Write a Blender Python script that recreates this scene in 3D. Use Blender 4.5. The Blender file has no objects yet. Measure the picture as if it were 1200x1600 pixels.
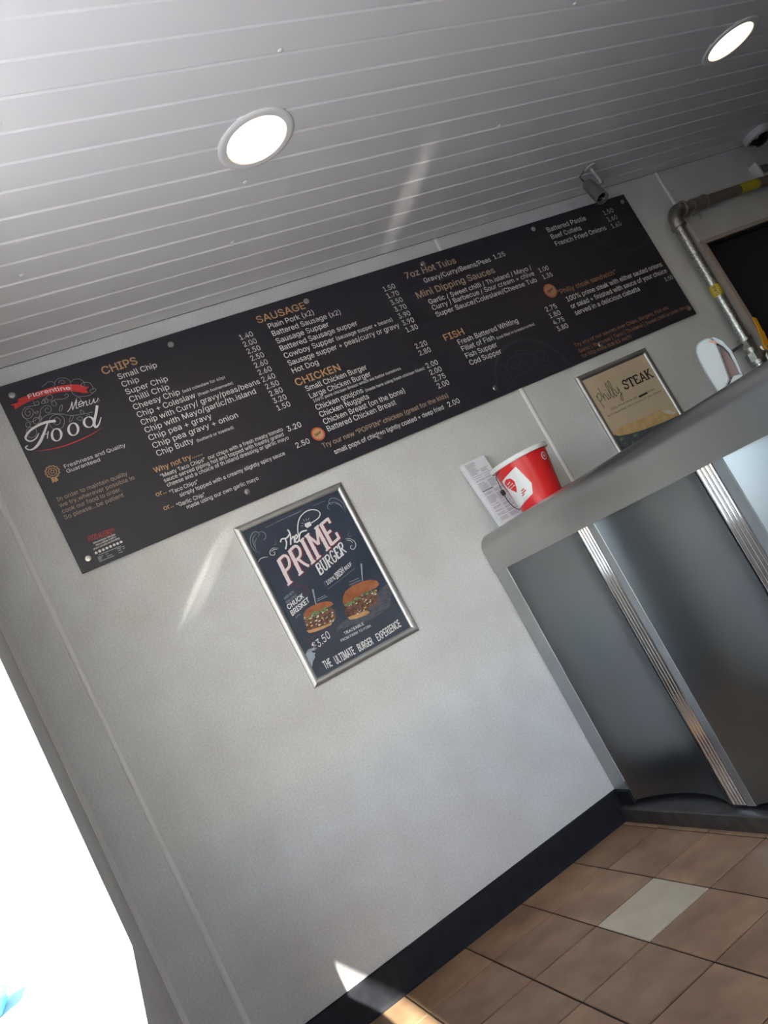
import bpy, bmesh, math, random
from mathutils import Vector, Matrix

# ------------------------------------------------------------------ camera, sky, sun, exposure
scene = bpy.context.scene
COL = scene.collection
cam_data = bpy.data.cameras.new('camera')
cam_data.sensor_fit = 'VERTICAL'
cam_data.sensor_height = 36.0
cam_data.lens = 1241.4138 / 1600 * 36.0
cam_data.clip_start = 0.01
cam = bpy.data.objects.new('camera', cam_data)
COL.objects.link(cam)
RX = (0.8214393, -0.3230224, -0.4699935)      # image right
RY = (-0.3830677, 0.2980051, -0.8743295)      # image down
RZ = (0.4224885, 0.8982480, 0.1210537)        # view direction
cam.matrix_world = Matrix(((RX[0], -RY[0], -RZ[0], 0.0), (RX[1], -RY[1], -RZ[1], -2.7),
                           (RX[2], -RY[2], -RZ[2], 1.05975), (0, 0, 0, 1)))
scene.camera = cam

SUN_DIR = Vector((0.514, 1.0, -0.73)).normalized()     # the way the sunlight travels
world = bpy.data.worlds.new('sky')
scene.world = world
world.use_nodes = True
wn = world.node_tree.nodes
wl = world.node_tree.links
wn.clear()
sky = wn.new('ShaderNodeTexSky')
sky.sky_type = 'NISHITA'
sky.sun_disc = False
sky.sun_elevation = math.asin(-SUN_DIR.z)
sky.sun_rotation = math.atan2(-SUN_DIR.x, -SUN_DIR.y)
sky.dust_density = 1.0
sky.ozone_density = 3.0
bg = wn.new('ShaderNodeBackground')
bg.inputs['Strength'].default_value = 1.2
wo = wn.new('ShaderNodeOutputWorld')
wl.new(sky.outputs[0], bg.inputs[0])
wl.new(bg.outputs[0], wo.inputs[0])

sd = bpy.data.lights.new('sun', 'SUN')
sd.energy = 32.0
sd.angle = 0.009
sd.color = (1.0, 0.94, 0.86)
sun = bpy.data.objects.new('sun', sd)
COL.objects.link(sun)
sun.location = (-6, -11, 9)
sun.rotation_euler = SUN_DIR.to_track_quat('-Z', 'Y').to_euler()

for p_loc, p_size, p_rot in (((-0.16, -2.10, 1.52), (1.6, 2.5), (0, -math.pi / 2, 0)), ((0.52, -5.80, 1.10), (1.05, 2.2), (-math.pi / 2, math.pi, 0))):
    pd = bpy.data.lights.new('window_portal', 'AREA')      # guides the sampling of the sky through the shop window and the added glass door
    pd.shape = 'RECTANGLE'
    pd.size, pd.size_y = p_size
    pd.cycles.is_portal = True
    portal = bpy.data.objects.new('window_portal', pd)
    COL.objects.link(portal)
    portal.location = p_loc
    portal.rotation_euler = p_rot

for gl_name, gl_aim, gl_w, gl_cone, gl_sx, gl_src in (('glint_spot_wall', (0.53, 0.0, 1.47), 420.0, 5.6, 0.11, (-1.0, -2.6, 0.08)), ('glint_spot_wall', (0.60, 0.0, 1.50), 260.0, 6.4, 0.17, (-1.05, -2.62, 0.08)), ('glint_spot_ceiling', (1.80, -0.38, 2.423), 480.0, 9.0, 0.09, (-1.6, -2.9, 0.30))):
    gd = bpy.data.lights.new(gl_name, 'SPOT')          # added spot lamp, stands in for sun reflected off an unseen car
    gd.energy = gl_w
    gd.spot_size = math.radians(gl_cone)
    gd.spot_blend = 1.0
    gd.shadow_soft_size = 0.01
    gd.color = (1.0, 0.95, 0.86)
    go = bpy.data.objects.new(gl_name, gd)
    COL.objects.link(go)
    src = Vector(gl_src)
    zax = (src - Vector(gl_aim)).normalized()
    # the long side of the streak
    lng = Vector((0.29, 0.0, 0.265)) if gl_name == 'glint_spot_wall' else Vector((0.1, 1.0, 0.0))
    yax = (lng - zax * lng.dot(zax)).normalized()
    xax = yax.cross(zax)
    go.matrix_world = Matrix(((xax.x * gl_sx, yax.x, zax.x, src.x), (xax.y * gl_sx, yax.y, zax.y, src.y), (xax.z * gl_sx, yax.z, zax.z, src.z), (0, 0, 0, 1)))

scene.view_settings.view_transform = 'Standard'
scene.view_settings.look = 'None'
scene.view_settings.gamma = 1.0
scene.view_settings.use_curve_mapping = False
scene.view_settings.exposure = -0.18
scene.cycles.max_bounces = 10
scene.cycles.diffuse_bounces = 6
scene.cycles.transparent_max_bounces = 12
scene.cycles.sample_clamp_indirect = 6.0

random.seed(7)
ZC = 2.4232          # ceiling height
XL = -0.0735         # inner face of the shopfront wall
XR = 5.2             # right wall
YF = -5.0            # wall behind the camera

# ------------------------------------------------------------------ materials
MATS = {}


def nmat(name, col, rough=0.5, metal=0.0, spec=0.5, coat=0.0, aniso=0.0):
    m = bpy.data.materials.new(name)
    m.use_nodes = True
    b = m.node_tree.nodes['Principled BSDF']
    b.inputs['Base Color'].default_value = (*col, 1)
    b.inputs['Roughness'].default_value = rough
    b.inputs['Metallic'].default_value = metal
    b.inputs['Specular IOR Level'].default_value = spec
    b.inputs['Coat Weight'].default_value = coat
    b.inputs['Anisotropic'].default_value = aniso
    MATS[name] = m
    return m


def nodes_of(m):
    return m.node_tree.nodes, m.node_tree.links, m.node_tree.nodes['Principled BSDF']


def mottled(name, c1, c2, scale, rough=0.5, detail=4, bump=0.0, bscale=200, metal=0.0, spec=0.5, stretch=(1, 1, 1), rand=0.0, lo=.35, hi=.65, coat=0.0, fine=0.0):
    """two colours mixed by noise in object space; optional fine bump and per-object tint"""
    m = nmat(name, c1, rough, metal, spec, coat)
    n, l, b = nodes_of(m)
    tc = n.new('ShaderNodeTexCoord')
    mp = n.new('ShaderNodeMapping')
    mp.inputs['Scale'].default_value = stretch
    l.new(tc.outputs['Object'], mp.inputs['Vector'])
    vec = mp.outputs[0]
    if rand:
        oi = n.new('ShaderNodeObjectInfo')
        mul = n.new('ShaderNodeVectorMath'); mul.operation = 'SCALE'
        mul.inputs[0].default_value = (37.0, 91.0, 53.0)
        l.new(oi.outputs['Random'], mul.inputs['Scale'])
        add = n.new('ShaderNodeVectorMath'); add.operation = 'ADD'
        l.new(vec, add.inputs[0]); l.new(mul.outputs[0], add.inputs[1])
        vec = add.outputs[0]
    no = n.new('ShaderNodeTexNoise')
    no.inputs['Scale'].default_value = scale
    no.inputs['Detail'].default_value = detail
    l.new(vec, no.inputs['Vector'])
    cr = n.new('ShaderNodeValToRGB')
    cr.color_ramp.elements[0].position = lo
    cr.color_ramp.elements[1].position = hi
    cr.color_ramp.elements[0].color = (*c1, 1)
    cr.color_ramp.elements[1].color = (*c2, 1)
    l.new(no.outputs['Fac'], cr.inputs[0])
    out = cr.outputs[0]
    if rand:
        hs = n.new('ShaderNodeHueSaturation')
        mr = n.new('ShaderNodeMapRange')
        mr.inputs['To Min'].default_value = 1 - rand
        mr.inputs['To Max'].default_value = 1 + rand
        l.new(oi.outputs['Random'], mr.inputs['Value'])
        l.new(mr.outputs[0], hs.inputs['Value'])
        l.new(out, hs.inputs['Color'])
        out = hs.outputs[0]
    if fine:
        n3 = n.new('ShaderNodeTexNoise')
        n3.inputs['Scale'].default_value = 150
        n3.inputs['Detail'].default_value = 4
        l.new(tc.outputs['Object'], n3.inputs['Vector'])
        m3 = n.new('ShaderNodeMapRange')
        m3.inputs['From Min'].default_value = .3
        m3.inputs['From Max'].default_value = .7
        m3.inputs['To Min'].default_value = 1 - fine
        m3.inputs['To Max'].default_value = 1 + fine
        h3 = n.new('ShaderNodeHueSaturation')
        l.new(n3.outputs['Fac'], m3.inputs['Value'])
        l.new(m3.outputs[0], h3.inputs['Value'])
        l.new(out, h3.inputs['Color'])
        out = h3.outputs[0]
    l.new(out, b.inputs['Base Color'])
    if bump:
        n2 = n.new('ShaderNodeTexNoise')
        n2.inputs['Scale'].default_value = bscale
        n2.inputs['Detail'].default_value = 3
        l.new(tc.outputs['Object'], n2.inputs['Vector'])
        bp = n.new('ShaderNodeBump')
        bp.inputs['Strength'].default_value = bump
        bp.inputs['Distance'].default_value = 0.002
        l.new(n2.outputs['Fac'], bp.inputs['Height'])
        l.new(bp.outputs[0], b.inputs['Normal'])
    return m


mottled('wall_laminate', (0.525, 0.515, 0.50), (0.59, 0.60, 0.595), 5.0, 0.42, 8, 0.3, 240, lo=.3, hi=.7, fine=0.10)
nmat('strip_plastic', (0.70, 0.685, 0.67), 0.35)
nmat('wall_plaster', (0.11, 0.08, 0.065), 0.7)
nmat('ceiling_pvc', (0.74, 0.72, 0.72), 0.28)
nmat('ceiling_slab', (0.25, 0.25, 0.25), 0.8)
mottled('tile_tan', (0.215, 0.122, 0.066), (0.375, 0.245, 0.14), 8.0, 0.42, 5, 0.08, 120, rand=0.14, stretch=(1, 1, 1), lo=.3, hi=.7)
mottled('tile_pale', (0.52, 0.44, 0.30), (0.60, 0.52, 0.37), 9.0, 0.32, 5, 0.08, 120)
nmat('grout', (0.022, 0.013, 0.009), 0.9)
mottled('skirting_black', (0.007, 0.008, 0.011), (0.012, 0.013, 0.017), 30, 0.55, 4, 0.2, 90, spec=0.2)
mottled('board_black', (0.020, 0.019, 0.026), (0.023, 0.021, 0.029), 3, 0.42, 2)
nmat('ink_white', (0.74, 0.74, 0.74), 0.5)
nmat('ink_orange', (0.50, 0.29, 0.145), 0.5)
nmat('ink_tan', (0.38, 0.28, 0.20), 0.5)
nmat('ink_red', (0.55, 0.03, 0.03), 0.5)
nmat('ink_brown', (0.40, 0.20, 0.11), 0.5)
nmat('ink_ghost', (0.05, 0.05, 0.057), 0.5)
nmat('ink_grey', (0.42, 0.42, 0.44), 0.5)
nmat('ink_black', (0.012, 0.011, 0.010), 0.5)
nmat('ink_badge', (0.50, 0.10, 0.05), 0.5)
nmat('screw_steel', (0.46, 0.45, 0.43), 0.3, 1.0)
mottled('snap_alu', (0.46, 0.46, 0.46), (0.50, 0.50, 0.50), 40, 0.5, 2, metal=1.0)
mottled('poster_navy', (0.030, 0.040, 0.062), (0.040, 0.052, 0.078), 6, 0.3, 4)
nmat('poster_pink', (0.70, 0.62, 0.62), 0.5)
nmat('poster_white', (0.72, 0.72, 0.72), 0.5)
nmat('poster_maroon', (0.16, 0.03, 0.06), 0.5)
nmat('poster_line', (0.30, 0.35, 0.40), 0.5)
mottled('bun_crust', (0.24, 0.075, 0.028), (0.37, 0.135, 0.055), 22, 0.5, 3)
mottled('bun_crumb', (0.55, 0.33, 0.15), (0.42, 0.22, 0.09), 60, 0.5, 3)
mottled('meat_print', (0.045, 0.02, 0.015), (0.20, 0.095, 0.06), 70, 0.5, 4)
nmat('leaf_print', (0.12, 0.24, 0.08), 0.5)
nmat('cheese_print', (0.60, 0.38, 0.08), 0.5)
nmat('sauce_print', (0.62, 0.58, 0.50), 0.5)
mottled('slate_print', (0.05, 0.055, 0.075), (0.10, 0.105, 0.125), 40, 0.5, 5, stretch=(1, 1, 4))
mottled('paper_tan', (0.50, 0.39, 0.27), (0.56, 0.45, 0.32), 3, 0.35, 3)
mottled('bread_print', (0.50, 0.32, 0.12), (0.60, 0.42, 0.20), 30, 0.5, 4)
mottled('counter_top_steel', (0.40, 0.40, 0.39), (0.43, 0.43, 0.42), 4, 0.28, 3, metal=0.95)
mottled('panel_steel', (0.24, 0.26, 0.275), (0.26, 0.28, 0.295), 3, 0.30, 2, metal=1.0)
nmat('chrome', (0.80, 0.80, 0.80), 0.09, 1.0)
mottled('strip_grey', (0.36, 0.38, 0.38), (0.40, 0.42, 0.42), 8, 0.4, 3, metal=0.8)
mottled('plinth_steel', (0.13, 0.125, 0.12), (0.17, 0.165, 0.16), 20, 0.42, 3, metal=0.9)
nmat('counter_core', (0.03, 0.03, 0.03), 0.7)
nmat('bucket_red', (0.62, 0.020, 0.020), 0.32)
nmat('bucket_white', (0.72, 0.72, 0.70), 0.4)
nmat('wire_dark', (0.06, 0.06, 0.07), 0.35, 0.8)
nmat('plastic_black', (0.012, 0.012, 0.014), 0.35)
mottled('paper_white', (0.66, 0.67, 0.71), (0.70, 0.71, 0.74), 12, 0.6, 2)
nmat('print_grey', (0.22, 0.22, 0.25), 0.6)
nmat('plastic_white', (0.24, 0.255, 0.255), 0.25)
nmat('dispenser_inner', (0.22, 0.13, 0.11), 0.5)
mottled('galvanised', (0.24, 0.24, 0.23), (0.50, 0.50, 0.48), 130, 0.38, 4, metal=0.9, lo=.4, hi=.6)
mottled('pipe_fitting', (0.26, 0.25, 0.23), (0.40, 0.39, 0.36), 30, 0.4, 4, metal=0.9)
nmat('pipe_paint', (0.16, 0.13, 0.11), 0.5)
nmat('label_yellow', (0.50, 0.40, 0.035), 0.5)
nmat('lever_yellow', (0.75, 0.33, 0.02), 0.4)
nmat('frame_paint', (0.42, 0.34, 0.30), 0.5)
nmat('dark_glass', (0.026, 0.026, 0.029), 0.35, spec=0.2)
nmat('camera_grey', (0.20, 0.195, 0.19), 0.4, 0.5)
nmat('camera_stem', (0.42, 0.40, 0.39), 0.45)
nmat('ink_dark', (0.09, 0.075, 0.065), 0.5)
nmat('ink_badge_dim', (0.36, 0.11, 0.06), 0.5)
nmat('camera_white', (0.45, 0.45, 0.45), 0.5)
nmat('lens_black', (0.006, 0.006, 0.007), 0.06, coat=0.5)
nmat('lamp_ring', (0.80, 0.78, 0.76), 0.35)
nmat('sill_white', (0.82, 0.82, 0.80), 0.5)
mottled('pavement', (0.60, 0.585, 0.56), (0.67, 0.655, 0.63), 2, 0.85, 6)
mottled('asphalt', (0.30, 0.30, 0.31), (0.36, 0.36, 0.37), 3, 0.9, 6)
mottled('awning_canvas', (0.10, 0.02, 0.02), (0.12, 0.025, 0.025), 6, 0.8, 3)
nmat('bin_cyan', (0.10, 0.62, 0.66), 0.4)
nmat('bin_grey', (0.25, 0.25, 0.30), 0.5)

m = bpy.data.materials.new('lamp_glow')
m.use_nodes = True
m.node_tree.nodes.clear()
e = m.node_tree.nodes.new('ShaderNodeEmission')
e.inputs['Color'].default_value = (1.0, 0.74, 0.50, 1)
e.inputs['Strength'].default_value = 5.5
o_ = m.node_tree.nodes.new('ShaderNodeOutputMaterial')
m.node_tree.links.new(e.outputs[0], o_.inputs[0])
MATS['lamp_glow'] = m

m = bpy.data.materials.new('window_glass')
m.use_nodes = True
n = m.node_tree.nodes
n.clear()
tr = n.new('ShaderNodeBsdfTransparent')
tr.inputs[0].default_value = (0.97, 0.98, 0.98, 1)
gl = n.new('ShaderNodeBsdfGlossy')
gl.inputs['Roughness'].default_value = 0.02
mx = n.new('ShaderNodeMixShader')
mx.inputs[0].default_value = 0.06
o_ = n.new('ShaderNodeOutputMaterial')
m.node_tree.links.new(tr.outputs[0], mx.inputs[1])
m.node_tree.links.new(gl.outputs[0], mx.inputs[2])
m.node_tree.links.new(mx.outputs[0], o_.inputs[0])
MATS['window_glass'] = m

# ------------------------------------------------------------------ builders
ORG = {}


def tag(o, label=None, cat=None, group=None, kind=None):
    if label: o['label'] = label
    if cat: o['category'] = cat
    if group: o['group'] = group
    if kind: o['kind'] = kind
    return o


def thing(name, loc, label, cat, group=None):
    o = bpy.data.objects.new(name, None)
    o.empty_display_size = 0.05
    COL.objects.link(o)
    o.location = loc
    ORG[o] = Vector(loc)
    return tag(o, label, cat, group)


def place(name, mesh, org, parent=None):
    o = bpy.data.objects.new(name, mesh)
    COL.objects.link(o)
    org = Vector(org)
    ORG[o] = org
    if parent is not None:
        o.parent = parent
        o.location = org - ORG[parent]
    else:
        o.location = org
    return o


def mk(name, verts, faces, mat, parent=None, smooth=False, org=None):
    """verts are given in the room's coordinates"""
    if org is None:
        xs = [v[0] for v in verts]; ys = [v[1] for v in verts]; zs = [v[2] for v in verts]
        org = ((min(xs) + max(xs)) / 2, (min(ys) + max(ys)) / 2, min(zs))
    me = bpy.data.meshes.new(name)
    me.from_pydata([(v[0] - org[0], v[1] - org[1], v[2] - org[2]) for v in verts], [], faces)
    bm = bmesh.new()
    bm.from_mesh(me)
    bmesh.ops.recalc_face_normals(bm, faces=bm.faces)
    bm.to_mesh(me)
    bm.free()
    me.materials.append(MATS[mat])
    if smooth:
        me.polygons.foreach_set('use_smooth', [True] * len(me.polygons))
        if smooth != 'all':
            try:
                me.set_sharp_from_angle(angle=math.radians(35))
            except Exception:
                pass
    return place(name, me, org, parent)


class MB:
    def __init__(s):
        s.v = []; s.f = []

    def add(s, v, f):
        k = len(s.v)
        s.v += [tuple(p) for p in v]
        s.f += [tuple(i + k for i in q) for q in f]
        return s

    def box(s, x0, x1, y0, y1, z0, z1):
        v = [(x, y, z) for x in (x0, x1) for y in (y0, y1) for z in (z0, z1)]
        return s.add(v, [(0, 1, 3, 2), (4, 6, 7, 5), (0, 4, 5, 1), (2, 3, 7, 6), (0, 2, 6, 4), (1, 5, 7, 3)])

    def bbox(s, x0, x1, y0, y1, z0, z1, b=0.002):
        """box with chamfered edges"""
        bm = bmesh.new()
        bmesh.ops.create_cube(bm, size=1)
        for v in bm.verts:
            v.co = Vector((x0 + (v.co.x + .5) * (x1 - x0), y0 + (v.co.y + .5) * (y1 - y0), z0 + (v.co.z + .5) * (z1 - z0)))
        bmesh.ops.bevel(bm, geom=list(bm.edges), offset=b, segments=2, profile=.5, affect='EDGES')
        bm.verts.index_update()
        s.add([v.co[:] for v in bm.verts], [[v.index for v in f.verts] for f in bm.faces])
        bm.free()
        return s

    def prism(s, poly, axis, a0, a1):
        """poly in the two other axes (kept in x,y,z order), extruded along axis"""
        n = len(poly)

        def P(p, a):
            q = [p[0], p[1]]
            q.insert(axis, a)
            return tuple(q)
        v = [P(p, a0) for p in poly] + [P(p, a1) for p in poly]
        f = [tuple(range(n)), tuple(range(2 * n - 1, n - 1, -1))]
        f += [(i, (i + 1) % n, n + (i + 1) % n, n + i) for i in range(n)]
        return s.add(v, f)

    def tube(s, pts, r, n=12, caps=True):
        pts = [Vector(p) for p in pts]
        rs = r if isinstance(r, (list, tuple)) else [r] * len(pts)
        rings = []
        up = None
        for i, p in enumerate(pts):
            t = (pts[min(i + 1, len(pts) - 1)] - pts[max(i - 1, 0)]).normalized()
            if up is None:
                up = t.orthogonal().normalized()
            else:
                up = (up - t * up.dot(t)).normalized()
            w = t.cross(up)
            rings.append([p + (up * math.cos(2 * math.pi * k / n) + w * math.sin(2 * math.pi * k / n)) * rs[i] for k in range(n)])
        v = [q for rg in rings for q in rg]
        f = []
        for i in range(len(rings) - 1):
            for k in range(n):
                f.append((i * n + k, i * n + (k + 1) % n, (i + 1) * n + (k + 1) % n, (i + 1) * n + k))
        if caps:
            f.append(tuple(range(n)))
            f.append(tuple((len(rings) - 1) * n + k for k in range(n)))
        return s.add(v, f)

    def lathe(s, prof, c, axis=Vector((0, 0, 1)), n=32, close=True):
        """prof: (radius, height along axis) pairs from c"""
        axis = Vector(axis).normalized()
        u = axis.orthogonal().normalized()
        w = axis.cross(u)
        c = Vector(c)
        v = []
        for r, h in prof:
            for k in range(n):
                a = 2 * math.pi * k / n
                v.append(c + axis * h + (u * math.cos(a) + w * math.sin(a)) * r)
        f = []
        m_ = len(prof)
        for i in range(m_ - 1):
            for k in range(n):
                f.append((i * n + k, i * n + (k + 1) % n, (i + 1) * n + (k + 1) % n, (i + 1) * n + k))
        if close:
            f.append(tuple(range(n)))
            f.append(tuple((m_ - 1) * n + k for k in range(n)))
        return s.add(v, f)

    def ob(s, name, mat, parent=None, smooth=False, org=None):
        return mk(name, s.v, s.f, mat, parent, smooth, org)


def struct(o):
    o['kind'] = 'structure'
    return o


def catmull(pts, k=5):
    if len(pts) < 3:
        return list(pts)
    out = []
    closed = pts[0] == pts[-1]
    for i in range(len(pts) - 1):
        p1, p2 = pts[i], pts[i + 1]
        p0 = pts[i - 1] if i > 0 else (pts[-2] if closed else p1)
        p3 = pts[i + 2] if i + 2 < len(pts) else (pts[1] if closed else p2)
        for j in range(k):
            t = j / k
            out.append(tuple(0.5 * (2 * b + (c - a) * t + (2 * a - 5 * b + 4 * c - d) * t * t + (3 * b - a - 3 * c + d) * t ** 3)
                             for a, b, c, d in zip(p0, p1, p2, p3)))
    out.append(tuple(pts[-1]))
    return out


def ribbon2d(pts, w, smooth=True, taper=False):
    """flat stroke in print coordinates (mm); w a number, a list or a function of 0..1"""
    q = catmull(pts) if smooth else list(pts)
    n = len(q)
    v = []; f = []
    for i, p in enumerate(q):
        a = q[max(i - 1, 0)]; b = q[min(i + 1, n - 1)]
        dx, dy = b[0] - a[0], b[1] - a[1]
        L = math.hypot(dx, dy) or 1
        t = i / max(n - 1, 1)
        h = (w(t) if callable(w) else w) / 2
        if taper:
            h *= max(.15, math.sin(math.pi * t) ** .6)
        nx, ny = -dy / L * h, dx / L * h
        v += [(p[0] + nx, p[1] + ny), (p[0] - nx, p[1] - ny)]
        if i:
            f.append((2 * i - 2, 2 * i - 1, 2 * i + 1, 2 * i))
    return v, f


def merge2d(parts):
    """joins strokes into one print, each a hair above the one before"""
    V = []; F = []
    for n_, (v, f) in enumerate(parts):
        k = len(V)
        V += [(p[0], p[1], .00003 * n_) for p in v]
        F += [tuple(i + k for i in q) for q in f]
    return V, F


class Print:
    """flat print on a wall-parallel sheet: mm right and down from (x0, z0), standing at depth y"""
    def __init__(s, x0, z0, y, parent):
        s.x0, s.z0, s.y, s.parent = x0, z0, y, parent

    def w(s, p, lift=0):
        return (s.x0 + p[0] / 1000, s.y - lift - (p[2] if len(p) > 2 else 0), s.z0 - p[1] / 1000)

    def shape(s, name, vf, mat, lift=0.0004):
        v, f = vf
        o = mk(name, [s.w(p, lift) for p in v], f, mat, s.parent)
        return o

    def poly(s, name, pts, mat, lift=0.0004):
        return s.shape(name, (list(pts), [tuple(range(len(pts)))]), mat, lift)

    def strokes(s, name, lines, w, mat, lift=0.0004, smooth=True, taper=False):
        return s.shape(name, merge2d([ribbon2d(l, w, smooth, taper) for l in lines]), mat, lift)


GL_CACHE = {}


def glyph(ch):
    if ch not in GL_CACHE:
        adv, ps, ts = GLYPHS[ch]
        GL_CACHE[ch] = (adv, [tuple(int(q) for q in p.split(',')) for p in ps.split()], [tuple(int(q) for q in t.split(',')) for t in ts.split()])
    return GL_CACHE[ch]


def text(pr, name, string, x0, y0, x1, y1, cap, mat, bold=0.0, lift=0.0004, bend=0.0, up=(0, -1)):
    """one line of print: baseline from (x0,y0) to (x1,y1) in mm, capitals cap mm tall"""
    v = []; f = []
    pen = 0
    for ch in string:
        if ch == ' ':
            pen += SPACE
            continue
        adv, ps, ts = glyph(ch)
        k = len(v)
        v += [(pen + p[0], p[1]) for p in ps]
        f += [tuple(k + q for q in t) for t in ts]
        pen += adv
    xa = min(p[0] for p in v); xb = max(p[0] for p in v)
    sy = cap / 200
    dx, dy = x1 - x0, y1 - y0
    wid = math.hypot(dx, dy)
    ux, uy = dx / wid, dy / wid
    out = []
    for p in v:
        t = (p[0] - xa) / (xb - xa)
        h = p[1] * sy
        out.append((x0 + ux * t * wid + up[0] * h, y0 + uy * t * wid + up[1] * h - bend * (1 - (2 * t - 1) ** 2)))
    if bold > .005:
        d = bold * cap * 1.3
        n_ = len(out)
        base = list(out)
        F = list(f)
        for ox, oy in ((d, 0), (-d, 0), (0, d), (0, -d)):
            k = len(out)
            out += [(p[0] + ox, p[1] + oy, k / n_ * .00004) for p in base]
            F += [tuple(q + k for q in t) for t in f]
        f = F
    return pr.shape(name, (out, f), mat, lift)


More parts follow.
